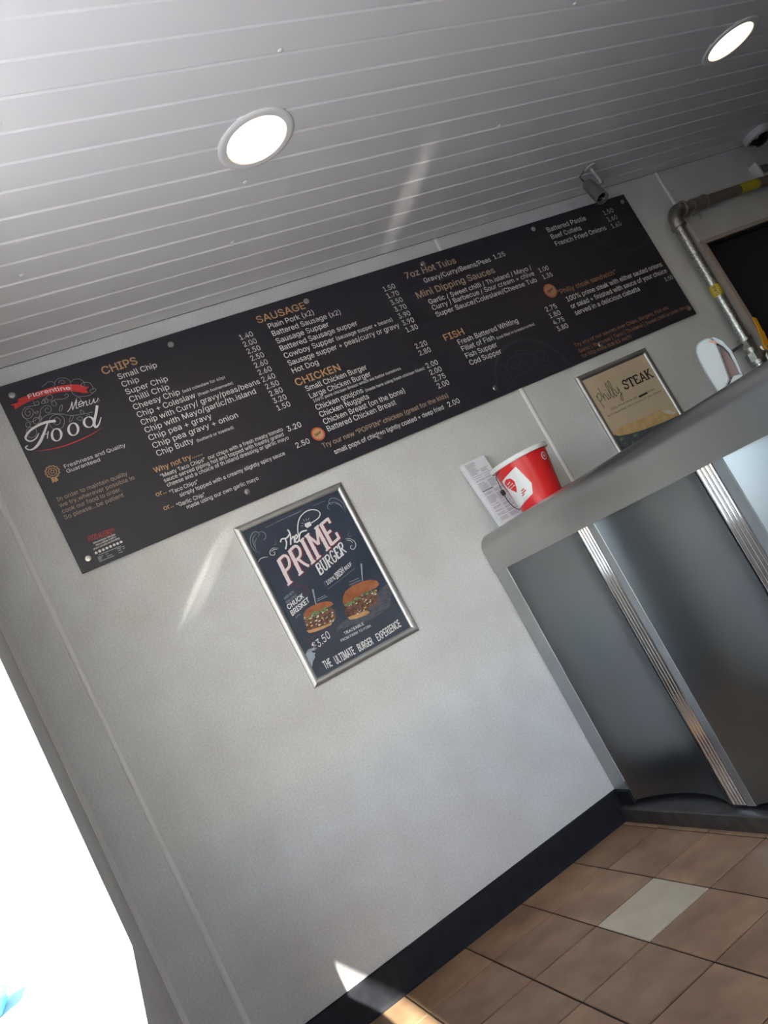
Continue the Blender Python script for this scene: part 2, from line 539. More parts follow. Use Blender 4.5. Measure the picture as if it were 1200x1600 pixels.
# ------------------------------------------------------------------ print outlines, mm on the board and the burger poster
# outlines of plain sans-serif letters: advance, points, triangles (cap height 200)
GLYPHS = {
'%':(266,'69,111 57,113 47,117 40,123 34,132 31,142 29,152 29,162 31,173 34,183 40,191 48,198 57,202 69,203 81,202 91,198 98,191 104,183 107,173 108,162 108,152 107,142 104,132 98,123 90,117 81,113 69,129 78,131 83,136 87,144 88,152 88,162 87,171 84,179 78,184 69,186 60,184 54,179 51,171 50,162 50,152 51,144 54,136 60,131 197,-4 185,-2 175,2 168,8 162,17 159,27 157,37 157,47 159,58 162,68 168,76 176,83 185,87 197,88 209,87 219,83 226,76 232,68 235,58 236,47 236,37 235,27 232,17 226,8 218,2 209,-2 197,14 206,15 211,21 215,29 216,37 216,47 215,56 212,64 206,69 197,71 188,69 182,64 179,56 178,47 178,37 179,29 182,21 188,15 52,0 190,200 212,200 75,0','6,5,40 7,6,40 0,26,1 43,1,26 1,43,2 43,42,2 3,2,42 4,3,42 42,41,4 5,4,41 40,5,41 7,40,39 8,7,39 39,38,8 9,8,38 38,37,9 10,9,37 11,10,37 37,36,11 36,12,11 35,34,14 13,35,14 21,20,30 31,30,20 20,19,31 19,18,31 27,25,24 28,27,24 24,23,28 23,22,28 29,28,22 22,21,29 21,30,29 31,18,32 18,17,32 33,32,17 17,16,33 16,15,33 34,33,15 14,34,15 26,0,25 25,27,26 12,36,35 35,13,12 50,49,84 51,50,84 44,70,45 70,87,45 45,87,46 87,86,46 47,46,86 48,47,86 86,85,48 49,48,85 84,49,85 51,84,83 52,51,83 83,82,52 53,52,82 82,81,53 54,53,81 55,54,81 81,80,55 80,56,55 79,78,58 57,79,58 65,64,74 75,74,64 64,63,75 63,62,75 71,69,68 72,71,68 68,67,72 67,66,72 73,72,66 66,65,73 65,74,73 75,62,76 62,61,76 77,76,61 61,60,77 60,59,77 78,77,59 58,78,59 70,44,69 69,71,70 56,80,79 79,57,56 88,91,89 90,89,91'),
"'":(81,'31,125 28,200 53,200 50,125','1,0,3 3,2,1'),
'(':(107,'35,81 36,104 40,127 45,151 52,173 60,194 69,212 93,212 75,168 63,123 60,102 59,81 63,45 74,6 93,-38 69,-38 55,-8 44,21 37,52','0,18,11 1,0,11 14,13,15 8,7,5 7,6,5 15,13,16 17,16,13 13,12,17 18,17,12 11,18,12 1,11,10 2,1,10 10,9,2 3,2,9 9,8,3 4,3,8 8,5,4'),
')':(107,'15,-38 34,7 44,46 48,81 47,102 44,123 32,168 15,212 38,212 47,194 56,173 63,151 68,127 71,104 72,81 70,51 63,21 53,-9 38,-38','1,0,18 15,14,3 14,13,3 1,18,17 17,16,1 2,1,16 16,15,2 15,3,2 3,13,4 13,12,4 5,4,12 12,11,5 6,5,11 11,10,6 10,9,6 7,6,9 8,7,9'),
'+':(178,'78,13 78,143 100,143 100,13 24,68 24,89 154,89 154,68 78,89 100,89 100,68 78,68','11,8,4 9,10,7 5,4,8 2,1,9 1,8,9 8,11,9 7,6,9 0,3,11 3,10,11 10,9,11'),
',':(74,'15,-47 27,28 54,28 33,-47','1,0,3 3,2,1'),
'-':(178,'132,96 132,74 45,74 45,96','3,2,1 1,0,3'),
'.':(74,'37,-2 31,0 25,3 21,9 19,16 21,23 25,29 31,33 37,34 44,33 50,29 54,23 55,16 54,9 50,3 44,0','4,3,5 3,2,1 5,3,1 12,11,10 15,14,13 13,12,15 12,10,8 9,8,10 1,0,15 15,12,1 12,8,1 5,1,8 6,5,8 7,6,8'),
'/':(98,'92,209 28,-30 6,-30 70,209','0,3,1 2,1,3'),
'0':(178,'89,-3 68,0 51,9 37,24 27,45 21,70 19,100 21,130 27,155 37,176 51,190 69,200 89,203 110,200 127,190 141,176 151,155 157,130 159,100 157,70 151,45 141,24 127,9 110,0 89,19 103,22 114,29 123,41 130,57 134,76 135,100 134,124 130,143 123,159 114,171 103,178 89,181 75,178 64,171 55,159 48,143 44,124 43,100 44,76 48,57 55,41 64,29 75,22','5,4,44 44,43,5 6,5,43 43,42,6 42,41,6 7,6,41 41,40,7 8,7,40 0,24,1 47,1,24 1,47,2 46,2,47 10,38,37 37,11,10 2,46,3 46,45,3 4,3,45 44,4,45 8,40,39 9,8,39 39,38,9 38,10,9 35,13,36 12,36,13 25,23,22 22,26,25 34,14,35 13,35,14 20,19,28 29,28,19 19,18,29 30,29,18 31,30,18 18,17,31 32,31,17 17,16,32 26,22,21 27,26,21 21,20,27 20,28,27 32,16,33 16,15,33 34,33,15 14,34,15 24,0,23 23,25,24 11,37,36 36,12,11'),
'1':(178,'30,0 30,21 154,21 154,0 108,200 108,0 83,0 83,176 82,176 34,141 34,168 78,200 108,21 83,21','11,10,8 8,10,9 3,2,5 13,12,7 1,0,6 11,8,7 7,4,11 12,13,6 4,7,12 5,2,12 6,5,12 1,6,13'),
'2':(178,'25,0 25,19 92,90 111,111 122,128 125,137 126,146 125,156 121,165 115,171 107,177 98,180 88,181 77,179 68,176 60,170 55,163 51,153 50,142 26,142 28,159 34,174 44,186 56,195 71,201 88,203 105,201 120,195 133,186 142,175 148,162 150,146 149,135 146,125 140,114 132,102 105,71 60,24 60,22 153,22 153,0','18,17,19 20,19,17 21,20,17 17,16,21 16,22,21 11,25,12 24,14,13 13,12,24 12,25,24 1,0,38 38,37,1 37,2,1 22,16,15 23,22,15 15,14,23 14,24,23 10,9,27 26,10,27 32,31,6 3,36,35 4,3,35 35,34,4 34,33,4 5,4,33 33,32,5 32,6,5 6,31,7 31,30,7 30,29,7 8,7,29 29,28,8 9,8,28 27,9,28 38,0,40 40,39,38 2,37,36 36,3,2 10,26,11 25,11,26'),
'3':(178,'86,-3 68,-1 52,4 38,12 28,23 20,36 17,52 43,52 45,42 50,34 56,28 65,23 75,21 86,20 98,21 108,24 117,29 124,37 128,46 129,57 128,67 124,77 118,85 108,92 95,96 79,97 62,97 62,118 113,176 113,178 27,178 27,200 146,200 146,181 83,109 83,114 104,113 121,108 135,100 146,87 152,73 154,57 152,40 146,26 135,14 121,5 105,-1 87,114','2,10,3 10,9,3 3,9,4 9,8,4 5,4,8 8,7,5 6,5,7 1,12,11 14,13,0 12,1,0 0,13,12 24,34,25 26,25,34 27,26,34 34,35,27 1,11,2 10,2,11 15,46,45 45,16,15 22,37,23 36,23,37 18,43,42 42,41,18 19,18,41 20,19,41 41,40,20 40,39,20 16,45,44 17,16,44 44,43,17 43,18,17 20,39,21 39,38,21 22,21,38 37,22,38 33,28,35 29,28,33 33,32,29 14,0,46 46,15,14 23,36,24 34,24,36 27,35,28 31,30,29 29,32,31 34,36,47 35,34,47 33,35,47'),
'4':(178,'16,41 16,62 97,200 122,200 43,65 43,64 162,64 162,41 111,0 111,48 111,57 111,125 135,125 135,0 111,41 111,64 135,64 135,41','1,0,5 1,5,4 4,2,1 5,0,9 5,9,10 16,15,10 2,4,3 15,16,11 17,14,8 9,0,14 5,10,15 12,11,16 7,6,16 17,7,16 14,17,9 17,16,10 10,9,17 8,13,17'),
'5':(178,'87,-3 70,-1 55,4 42,13 33,24 26,37 23,51 48,51 50,43 54,35 60,29 68,24 77,21 87,20 98,21 109,25 117,32 123,41 128,52 129,64 127,76 123,87 117,96 108,103 98,107 86,109 66,106 57,102 50,97 26,99 38,200 144,200 144,178 59,178 53,119 54,119 61,124 70,128 80,130 90,131 103,130 116,126 126,120 136,112 143,102 149,91 153,78 154,64 152,46 145,30 135,16 121,6 105,-1','4,3,9 9,8,4 5,4,8 8,7,5 6,5,7 28,34,29 30,29,34 12,1,0 0,13,12 25,38,37 1,12,11 25,37,26 36,26,37 1,11,2 11,10,2 3,2,10 9,3,10 34,28,27 35,34,27 27,26,35 26,36,35 30,34,33 39,24,40 16,15,51 51,15,52 14,52,15 24,23,41 40,24,41 49,48,18 48,47,18 19,18,47 47,46,19 20,19,46 46,45,20 16,51,50 17,16,50 50,49,17 49,18,17 20,45,21 45,44,21 22,21,44 44,43,22 43,42,22 23,22,42 41,23,42 52,14,0 13,0,14 24,39,25 38,25,39 32,31,33 30,33,31'),
'6':(178,'89,-3 71,-1 56,6 43,16 33,29 27,45 25,64 27,78 31,94 40,112 54,134 99,200 127,200 59,103 57,103 65,113 77,121 92,123 109,122 124,116 136,107 145,94 151,79 153,62 151,44 145,29 135,16 122,6 106,-1 89,19 100,20 110,25 117,31 124,40 127,50 129,62 127,74 124,84 117,92 110,99 100,103 89,104 78,103 68,99 60,93 54,84 50,74 49,62 50,50 54,40 60,31 68,25 78,20 67,114','3,49,4 49,48,4 5,4,48 48,47,5 6,5,47 47,46,6 7,6,46 8,7,46 46,45,8 13,14,44 14,13,15 0,52,1 1,52,2 52,51,2 50,2,51 13,44,43 2,50,3 49,3,50 44,14,45 8,45,14 9,8,14 14,15,9 10,9,15 17,41,40 27,32,31 28,27,30 27,31,30 39,18,40 17,40,18 26,25,33 25,24,33 34,33,24 35,34,24 24,23,35 23,22,35 36,35,22 22,21,36 37,36,21 21,20,37 32,27,26 26,33,32 37,20,38 20,19,38 39,38,19 18,39,19 10,15,11 28,30,0 30,29,0 52,0,29 16,42,41 41,17,16 42,16,43 53,13,16 13,43,16 15,13,53 12,11,15 12,15,53'),
'7':(178,'38,0 127,176 127,178 24,178 24,200 154,200 154,176 65,0','0,7,1 2,1,6 6,5,2 6,1,7 4,3,2 2,5,4'),
'8':(178,'89,-3 70,-1 53,4 40,13 29,24 23,38 20,53 22,65 26,77 32,87 40,95 49,101 60,104 60,105 47,111 36,121 30,134 28,150 30,164 36,177 45,188 57,196 72,201 89,203 106,201 120,196 133,188 142,177 148,164 150,150 148,134 141,121 131,111 118,105 118,104 129,101 138,95 146,87 152,77 156,65 158,53 155,38 149,24 138,13 125,4 108,-1 89,19 101,20 112,24 121,29 127,36 131,45 132,54 131,65 127,74 120,82 111,88 101,91 89,92 77,91 67,88 58,82 51,74 47,65 45,54 47,45 51,36 57,29 66,24 76,20 89,114 99,115 108,118 115,123 121,130 124,138 126,148 124,157 121,165 115,172 108,177 99,180 89,181 79,180 70,177 62,172 57,165 53,157 52,148 53,138 57,130 62,123 70,118 79,115','3,66,4 66,65,4 5,4,65 65,64,5 6,5,64 7,6,64 64,63,7 8,7,63 63,62,8 9,8,62 62,10,9 17,16,88 93,59,58 69,1,0 0,46,69 22,84,83 1,69,68 12,61,60 60,59,12 59,93,12 13,12,93 93,92,13 91,13,92 21,85,84 84,22,21 1,68,2 68,67,2 3,2,67 66,3,67 10,62,61 11,10,61 61,12,11 13,91,14 91,90,14 15,14,90 90,89,15 16,15,89 88,16,89 17,88,87 18,17,87 19,18,87 87,86,19 20,19,86 86,85,20 85,21,20 81,23,82 80,24,81 23,81,24 34,56,55 47,45,48 56,34,57 71,57,34 34,33,71 72,71,33 33,73,72 79,25,80 24,80,25 50,43,42 51,50,42 42,41,51 41,40,51 52,51,40 40,39,52 53,52,39 39,38,53 54,53,38 38,37,54 37,36,54 30,29,76 77,76,29 29,28,77 48,45,44 49,48,44 44,43,49 43,50,49 54,36,55 36,35,55 34,55,35 73,33,32 74,73,32 32,31,74 75,74,31 31,30,75 30,76,75 77,28,78 28,27,78 27,26,78 79,78,26 25,79,26 45,47,0 46,0,47 57,71,58 71,70,58 93,58,70 82,23,83 22,83,23'),
'9':(178,'89,203 106,201 122,194 135,184 145,171 151,155 153,136 151,122 147,106 138,88 124,66 79,0 51,0 119,97 121,97 113,87 101,79 86,77 69,78 54,84 42,93 33,106 27,121 25,138 27,156 33,172 43,184 56,194 71,201 89,181 78,180 68,175 60,169 54,160 51,150 49,138 51,126 54,116 60,108 68,101 78,97 89,96 100,97 110,101 118,107 124,116 127,126 129,138 127,150 124,160 118,169 110,175 100,180 111,86','21,20,37 37,36,21 22,21,36 36,35,22 23,22,35 24,23,35 35,34,24 32,31,27 40,18,17 17,41,40 18,40,39 27,31,30 30,28,27 10,15,11 18,39,19 39,38,19 20,19,38 37,20,38 24,34,33 25,24,33 26,25,33 33,32,26 32,27,26 0,29,52 52,1,0 13,14,44 14,13,15 13,44,43 8,7,45 46,45,7 47,46,7 7,6,47 6,5,47 48,47,5 49,48,5 5,4,49 4,3,49 10,9,15 14,15,9 9,8,14 8,45,14 44,14,45 49,3,50 3,2,50 51,50,2 52,51,2 1,52,2 41,17,16 16,42,41 29,0,30 28,30,0 42,16,43 53,13,16 13,43,16 15,13,53 12,11,15 12,15,53'),
':':(74,'37,-2 31,0 25,3 21,9 19,16 21,23 25,29 31,33 37,34 44,33 50,29 54,23 55,16 54,9 50,3 44,0 37,106 31,108 25,112 21,117 19,124 21,131 25,137 31,141 37,142 44,141 50,137 54,131 55,124 54,117 50,112 44,108','3,5,4 19,21,20 3,2,1 5,3,1 1,8,5 6,5,8 8,7,6 21,19,18 18,22,21 29,28,30 28,27,26 15,14,13 13,12,15 12,11,10 30,28,31 28,26,24 25,24,26 1,0,15 15,12,1 8,1,12 12,10,8 10,9,8 16,31,17 18,17,31 31,28,18 28,24,18 22,18,24 23,22,24'),
'?':(141,'52,60 52,63 53,78 56,90 60,99 66,106 82,117 90,124 97,131 101,140 103,151 102,160 98,167 93,173 87,178 79,181 70,181 62,181 54,178 47,174 42,167 38,159 36,149 11,149 13,165 19,178 29,189 40,196 54,201 70,203 86,201 100,196 112,188 120,177 126,165 127,150 126,135 120,122 112,112 100,103 86,92 78,81 76,62 76,60 64,-2 57,0 52,3 48,9 46,16 48,23 52,29 57,33 64,34 71,33 77,29 81,23 82,16 81,9 77,3 71,0','24,23,22 22,21,24 25,24,21 48,47,49 25,21,20 26,25,20 20,19,26 27,26,19 16,29,17 44,59,45 28,18,17 17,29,28 47,46,45 49,47,45 45,59,49 59,52,49 50,49,52 52,51,50 27,19,18 18,28,27 56,55,54 14,30,15 36,35,10 35,34,10 38,37,8 9,8,37 37,36,9 36,10,9 10,34,11 34,33,11 12,11,33 33,32,12 13,12,32 31,13,32 6,40,39 7,6,39 39,38,7 38,8,7 13,31,14 30,14,31 58,57,59 57,56,59 52,59,56 56,54,52 54,53,52 43,42,0 1,0,42 2,1,42 42,41,2 3,2,41 4,3,41 41,40,4 5,4,40 40,6,5 29,16,15 15,30,29'),
'A':(189,'6,0 79,200 109,200 182,0 155,0 113,119 104,146 91,188 96,188 84,146 75,119 33,0 43,56 43,78 145,78 145,56 94,180 61,78 127,78 135,56 53,56','0,11,12 12,13,0 1,10,9 9,7,1 10,1,13 0,13,1 5,2,6 8,6,2 4,3,15 14,15,3 2,5,14 14,3,2 8,7,16 1,7,8 8,2,1 20,17,12 18,19,15 7,9,16 6,8,16 17,20,18 10,13,17 13,12,17 14,5,18 15,14,18 4,15,19 19,18,20 12,11,20'),
'B':(179,'24,0 24,200 95,200 114,198 129,193 141,185 150,174 155,161 157,147 155,135 152,126 147,118 140,112 124,105 124,103 133,101 143,97 151,89 158,80 163,68 164,54 163,39 157,26 148,15 135,7 118,2 97,0 49,22 96,22 116,25 130,31 137,41 140,54 138,63 135,72 128,80 120,86 110,89 98,91 49,91 49,112 94,112 104,113 113,116 121,122 127,128 131,137 132,146 130,159 123,169 111,175 94,178 49,178','0,27,39 1,0,39 39,40,1 40,52,1 38,42,41 27,0,26 26,28,27 38,41,39 40,39,41 51,2,52 1,52,2 36,14,37 14,13,43 13,44,43 28,26,25 25,29,28 42,38,37 37,14,42 14,43,42 50,3,51 2,51,3 30,24,23 23,22,30 31,30,22 22,21,31 32,31,21 21,20,32 20,19,32 33,32,19 19,18,33 34,33,18 18,17,34 11,10,46 10,9,46 47,46,9 9,8,47 8,7,47 48,47,7 7,6,48 29,25,24 24,30,29 34,17,35 17,16,35 16,15,35 36,35,15 14,36,15 44,13,12 45,44,12 12,11,45 11,46,45 48,6,49 6,5,49 5,4,49 50,49,4 3,50,4'),
'C':(201,'105,-3 81,0 59,10 41,25 27,45 19,70 16,100 19,129 27,155 41,175 59,190 81,200 105,203 120,202 134,198 147,193 158,185 168,176 176,164 182,152 186,137 161,137 158,147 153,155 140,168 124,177 105,179 88,177 72,170 59,159 49,143 43,123 41,100 43,76 49,57 59,41 72,30 88,23 105,21 124,24 140,32 153,45 161,63 186,63 182,49 176,36 168,24 158,15 147,7 134,2 120,-2','5,4,34 34,33,5 6,5,33 33,32,6 32,31,6 7,6,31 31,30,7 8,7,30 35,2,36 28,10,29 37,1,0 0,38,37 36,2,1 1,37,36 27,11,28 10,28,11 2,35,3 4,3,35 34,4,35 8,30,29 9,8,29 29,10,9 49,39,50 39,49,48 48,40,39 24,15,25 15,14,25 13,25,14 44,43,42 20,19,21 22,21,19 19,18,22 40,48,47 47,46,40 41,40,46 46,45,41 45,44,41 44,42,41 22,18,23 18,17,23 24,23,17 17,16,24 15,24,16 38,0,50 50,39,38 25,13,26 13,12,26 27,26,12 11,27,12'),
'D':(197,'86,0 38,0 38,22 84,22 107,25 125,32 139,43 149,59 155,78 157,100 155,123 149,142 139,157 126,168 108,175 87,178 37,178 37,200 89,200 116,197 139,188 157,174 170,154 179,129 181,100 179,71 170,47 157,27 138,12 114,3 49,200 49,0 24,0 24,200 49,178 49,22','33,32,16 16,17,33 2,1,31 1,2,32 16,32,2 17,16,30 29,5,4 29,4,0 3,0,4 18,15,14 14,19,18 0,3,31 2,31,35 16,2,34 30,16,34 15,18,30 13,12,20 10,9,24 24,23,10 6,28,27 27,26,6 7,6,26 26,25,7 8,7,25 25,24,8 24,9,8 10,23,11 23,22,11 12,11,22 22,21,12 20,12,21 5,29,28 28,6,5 19,14,13 13,20,19 15,30,34 2,35,34 31,3,35'),
'E':(165,'24,0 24,200 146,200 146,178 49,178 49,112 140,112 140,90 49,90 49,22 148,22 148,0','0,9,8 1,0,8 8,5,1 5,4,1 9,0,11 11,10,9 5,8,7 7,6,5 3,2,4 1,4,2'),
'F':(161,'24,0 24,200 145,200 145,178 49,178 49,109 136,109 136,87 49,87 49,0','9,8,0 8,5,0 1,0,5 3,2,4 5,8,7 7,6,5 1,5,4 4,2,1'),
'G':(205,'106,-3 81,0 59,10 41,25 27,45 19,71 16,100 19,129 27,155 41,175 59,190 80,200 104,203 119,202 134,198 147,192 159,184 168,175 177,164 183,151 186,137 160,137 152,155 140,168 124,176 104,179 87,177 72,170 59,159 49,143 43,123 41,100 43,76 49,57 59,41 72,30 88,23 106,21 122,23 136,28 147,37 156,48 161,63 163,80 171,78 111,78 111,101 188,101 188,79 185,56 177,36 165,19 148,7 128,0 163,78','5,4,33 33,32,5 6,5,32 32,31,6 31,30,6 7,6,30 30,29,7 8,7,29 10,28,27 0,37,36 26,25,12 0,36,1 35,1,36 10,27,26 11,10,26 26,12,11 1,35,2 35,34,2 3,2,34 4,3,34 33,4,34 8,29,28 9,8,28 28,10,9 24,14,13 40,39,52 52,39,53 38,53,39 23,15,24 14,24,15 44,43,54 44,42,49 49,48,44 48,47,44 43,44,47 20,19,21 40,52,51 51,50,40 41,40,50 50,49,41 49,42,41 43,47,46 21,19,22 19,18,22 18,17,22 23,22,17 17,16,23 15,23,16 37,0,53 53,38,37 54,43,45 43,46,45 24,13,25 12,25,13 42,44,54'),
'H':(203,'24,0 24,200 49,200 49,114 154,114 154,200 180,200 180,0 154,0 154,91 49,91 49,0','0,11,10 1,0,10 10,3,1 3,2,1 9,8,7 7,6,9 4,9,6 6,5,4 3,10,9 9,4,3'),
'I':(118,'12,0 12,22 46,22 46,178 12,178 12,200 106,200 106,178 72,178 72,22 106,22 106,0','1,0,2 3,5,4 9,11,10 7,6,8 2,0,11 11,9,2 3,2,9 9,8,3 5,3,8 8,6,5'),
'J':(156,'73,-3 49,1 30,13 17,32 13,57 13,68 38,68 38,57 41,41 48,29 59,22 73,20 87,22 97,29 104,41 107,57 107,200 132,200 132,57 128,32 116,13 97,1','5,4,7 10,1,0 1,10,9 1,9,2 9,8,2 3,2,8 4,3,8 7,4,8 5,7,6 21,13,12 16,15,18 18,17,16 13,21,20 14,13,20 20,19,14 19,18,14 18,15,14 21,12,0 12,11,0 10,0,11'),
'K':(183,'41,57 41,85 55,103 69,119 83,135 143,200 176,200 91,108 90,109 24,0 24,200 49,200 49,131 49,88 49,76 49,0 146,0 74,102 90,122 176,0 49,95 49,65 78,96 96,113','15,0,9 0,1,9 10,9,1 1,0,14 14,13,1 1,13,20 1,20,12 10,1,12 12,11,10 8,18,17 18,4,3 16,19,7 7,19,23 18,8,7 7,23,18 6,5,18 4,18,5 13,14,17 2,13,17 17,3,2 0,15,21 14,0,21 13,2,20 8,17,22 7,8,22 16,7,22 14,21,22 17,14,22 3,17,18 6,18,23'),
'L':(154,'24,0 24,200 49,200 49,22 142,22 142,0','1,0,3 3,0,5 5,4,3 1,3,2'),
'M':(247,'24,0 24,200 60,200 109,74 113,62 118,48 122,33 126,19 121,19 125,32 130,48 134,62 139,74 187,200 223,200 223,0 198,0 198,114 198,129 199,145 199,162 199,180 202,180 196,161 189,143 184,127 179,114 134,0 112,0 67,114 63,126 57,142 51,160 44,180 47,180 47,164 48,146 48,129 48,114 48,0 124,27 199,170 47,171','35,33,1 39,38,0 1,0,38 38,37,1 37,36,1 35,1,36 34,33,42 8,6,5 31,2,32 34,32,2 33,34,2 1,33,2 9,7,10 14,22,20 21,41,22 17,16,15 15,14,17 18,17,14 19,18,14 14,20,19 41,21,23 26,12,11 13,24,23 23,21,13 21,22,13 22,14,13 8,28,27 27,7,8 8,7,40 12,26,25 2,31,30 30,29,3 3,2,30 7,9,40 6,8,40 24,13,12 25,24,12 20,22,41 7,27,10 27,26,11 11,10,27 3,29,4 29,28,4 5,4,28 28,8,5 33,35,42 32,34,42'),
'N':(206,'24,0 24,200 54,200 135,72 143,59 152,42 163,22 159,21 158,43 157,62 157,77 157,200 182,200 182,0 152,0 79,114 70,130 58,150 42,178 47,178 48,151 49,129 49,114 49,0 159,30 47,169','18,1,20 0,23,22 1,0,22 22,21,1 20,1,21 19,18,25 17,2,19 18,19,2 1,18,2 6,13,8 13,6,14 6,7,14 5,14,7 7,6,24 8,13,9 10,9,13 13,12,10 12,11,10 14,5,4 17,16,2 16,15,3 3,2,16 6,8,24 5,7,24 3,15,14 4,3,14 18,20,25 17,19,25'),
'O':(210,'105,-3 81,0 59,10 41,25 27,45 19,70 16,100 19,129 27,155 41,175 59,190 81,200 105,203 129,200 151,190 169,175 182,155 191,129 194,100 191,70 182,45 169,25 151,10 129,0 105,21 122,23 137,30 150,41 161,57 167,76 169,100 167,124 161,143 150,159 137,170 122,177 105,179 88,177 72,170 59,159 49,143 43,124 41,100 43,76 49,57 59,41 72,30 88,23','5,4,44 44,43,5 6,5,43 43,42,6 42,41,6 7,6,41 41,40,7 8,7,40 45,2,46 38,10,39 47,1,0 0,24,47 46,2,1 1,47,46 37,11,38 10,38,11 2,45,3 4,3,45 44,4,45 8,40,39 9,8,39 39,10,9 12,36,35 35,13,12 27,26,22 33,14,34 22,26,23 25,23,26 13,35,34 34,14,13 20,19,28 29,28,19 19,18,29 30,29,18 31,30,18 18,17,31 32,31,17 17,16,32 27,22,21 21,20,27 20,28,27 32,16,33 16,15,33 14,33,15 23,25,0 24,0,25 36,12,37 11,37,12'),
'P':(175,'24,0 24,200 92,200 114,198 131,192 144,182 153,169 159,154 161,137 159,120 153,104 144,91 131,81 114,75 92,73 43,73 43,95 91,95 106,97 117,101 125,107 131,115 134,125 135,137 134,148 131,158 125,166 117,172 105,176 91,178 49,178 49,0 49,95 49,73','15,16,0 1,0,16 15,0,31 16,15,33 16,32,30 1,16,30 18,14,13 13,19,18 27,3,28 2,28,3 15,31,33 14,18,17 28,2,29 30,29,2 1,30,2 9,8,23 20,12,11 21,20,11 11,10,21 10,9,21 22,21,9 9,23,22 23,8,24 8,7,24 25,24,7 7,6,25 6,5,25 26,25,5 4,26,5 19,13,12 12,20,19 26,4,27 3,27,4 14,17,33 17,32,33 32,16,33'),
'Q':(210,'96,63 123,63 145,33 151,26 184,-19 158,-19 136,10 130,18 105,-3 81,0 59,10 41,25 27,45 19,70 16,100 19,129 27,155 41,175 59,190 81,200 105,203 129,200 151,190 169,175 182,155 191,129 194,100 191,70 182,45 169,25 151,10 129,0 105,21 122,23 137,30 150,41 161,57 167,76 169,100 167,124 161,143 150,159 137,170 122,177 105,179 88,177 72,170 59,159 49,143 43,124 41,100 43,76 49,57 59,41 72,30 88,23 158,16 140,5 125,24 143,35','10,53,11 12,11,53 53,52,12 13,12,52 52,51,13 14,13,51 50,14,51 14,50,49 15,14,49 49,48,15 16,15,48 9,55,54 18,47,46 46,19,18 33,32,8 44,20,45 55,9,8 8,32,55 19,46,45 45,20,19 9,54,10 53,10,54 16,48,47 17,16,47 47,18,17 6,34,7 6,7,31 35,2,3 41,22,42 30,3,6 34,6,3 3,2,34 34,2,59 21,43,42 42,22,21 28,27,36 37,36,27 27,26,37 38,37,26 39,38,26 26,25,39 40,39,25 25,24,40 30,6,57 5,4,30 3,30,56 35,3,29 29,28,35 28,36,35 40,24,41 24,23,41 22,41,23 33,8,31 31,7,33 20,44,43 43,21,20 2,35,59 29,3,56 6,31,57 33,7,58 7,34,58 30,4,56 5,30,57 1,0,58 34,1,58 1,34,59'),
'R':(177,'24,0 24,200 93,200 114,198 131,192 144,183 153,170 159,155 161,138 159,121 153,107 144,95 131,85 114,80 93,78 38,78 38,100 92,100 106,101 117,105 125,111 131,118 135,127 136,138 135,150 131,159 125,167 117,173 106,176 92,178 49,178 49,0 139,0 90,90 119,90 168,0 49,100 49,78 96,78 123,83','15,16,0 1,0,16 15,0,31 16,15,37 16,36,30 1,16,30 34,19,18 27,3,28 2,28,3 15,31,37 38,13,33 13,34,33 17,33,18 28,2,29 30,29,2 1,30,2 20,12,11 21,20,11 11,10,21 22,21,10 10,9,22 9,8,22 23,22,8 24,23,8 8,7,24 7,6,24 25,24,6 6,5,25 26,25,5 4,26,5 13,38,32 13,32,39 34,13,39 12,20,34 19,34,20 26,4,27 3,27,4 14,33,37 33,17,36 36,37,33 36,16,37 33,14,38 34,18,33 12,34,39 32,35,39'),
'S':(176,'88,-3 68,-2 50,4 36,12 25,24 18,38 15,54 41,54 43,43 49,34 56,28 65,23 76,20 88,19 101,20 112,24 122,29 130,36 134,45 136,55 135,63 131,70 124,76 116,80 96,87 72,94 50,102 34,114 24,128 20,146 23,162 29,176 40,187 54,196 71,201 89,203 108,201 124,196 138,187 148,176 155,163 158,149 133,149 128,162 119,172 105,178 88,180 76,179 66,176 57,171 51,164 47,157 45,148 47,138 51,131 58,125 67,121 83,115 104,110 122,104 141,93 149,86 155,78 159,67 161,54 158,39 152,25 141,13 127,4 109,-2','3,9,4 9,8,4 5,4,8 8,7,5 6,5,7 29,28,53 53,52,29 30,29,52 52,51,30 31,30,51 49,48,33 0,13,12 0,12,1 56,25,57 1,12,11 25,56,26 55,26,56 47,34,48 33,48,34 1,11,2 11,10,2 3,2,10 9,3,10 26,55,27 55,54,27 28,27,54 53,28,54 31,51,50 32,31,50 50,49,32 49,33,32 45,36,46 35,46,36 16,15,68 22,59,23 68,15,69 14,69,15 23,59,24 58,24,59 44,37,45 36,45,37 17,67,66 18,17,66 66,65,18 19,18,65 65,64,19 64,63,19 20,19,63 63,62,20 21,20,62 62,61,21 60,21,61 41,40,42 16,68,67 67,17,16 21,60,22 59,22,60 42,40,43 40,39,43 39,38,43 44,43,38 37,44,38 69,14,0 13,0,14 57,25,24 24,58,57 34,47,46 46,35,34'),
'T':(176,'12,178 12,200 164,200 164,178 101,178 101,0 76,0 76,178','1,0,7 3,2,4 7,6,5 5,4,7 4,2,7 1,7,2'),
'U':(203,'102,-3 80,-1 61,6 45,17 33,31 26,49 24,68 24,200 49,200 49,70 50,56 55,44 63,34 74,27 87,22 102,20 117,22 130,27 140,34 148,44 153,56 154,70 154,200 180,200 180,68 177,49 170,31 158,17 143,6 124,-1','7,6,9 9,8,7 0,14,1 13,1,14 1,13,2 12,2,13 2,12,3 12,11,3 4,3,11 5,4,11 11,10,5 6,5,10 9,6,10 18,17,28 28,17,29 16,29,17 25,24,20 21,20,24 24,23,21 22,21,23 18,28,27 19,18,27 27,26,19 26,25,19 25,20,19 29,16,0 16,15,0 14,0,15'),
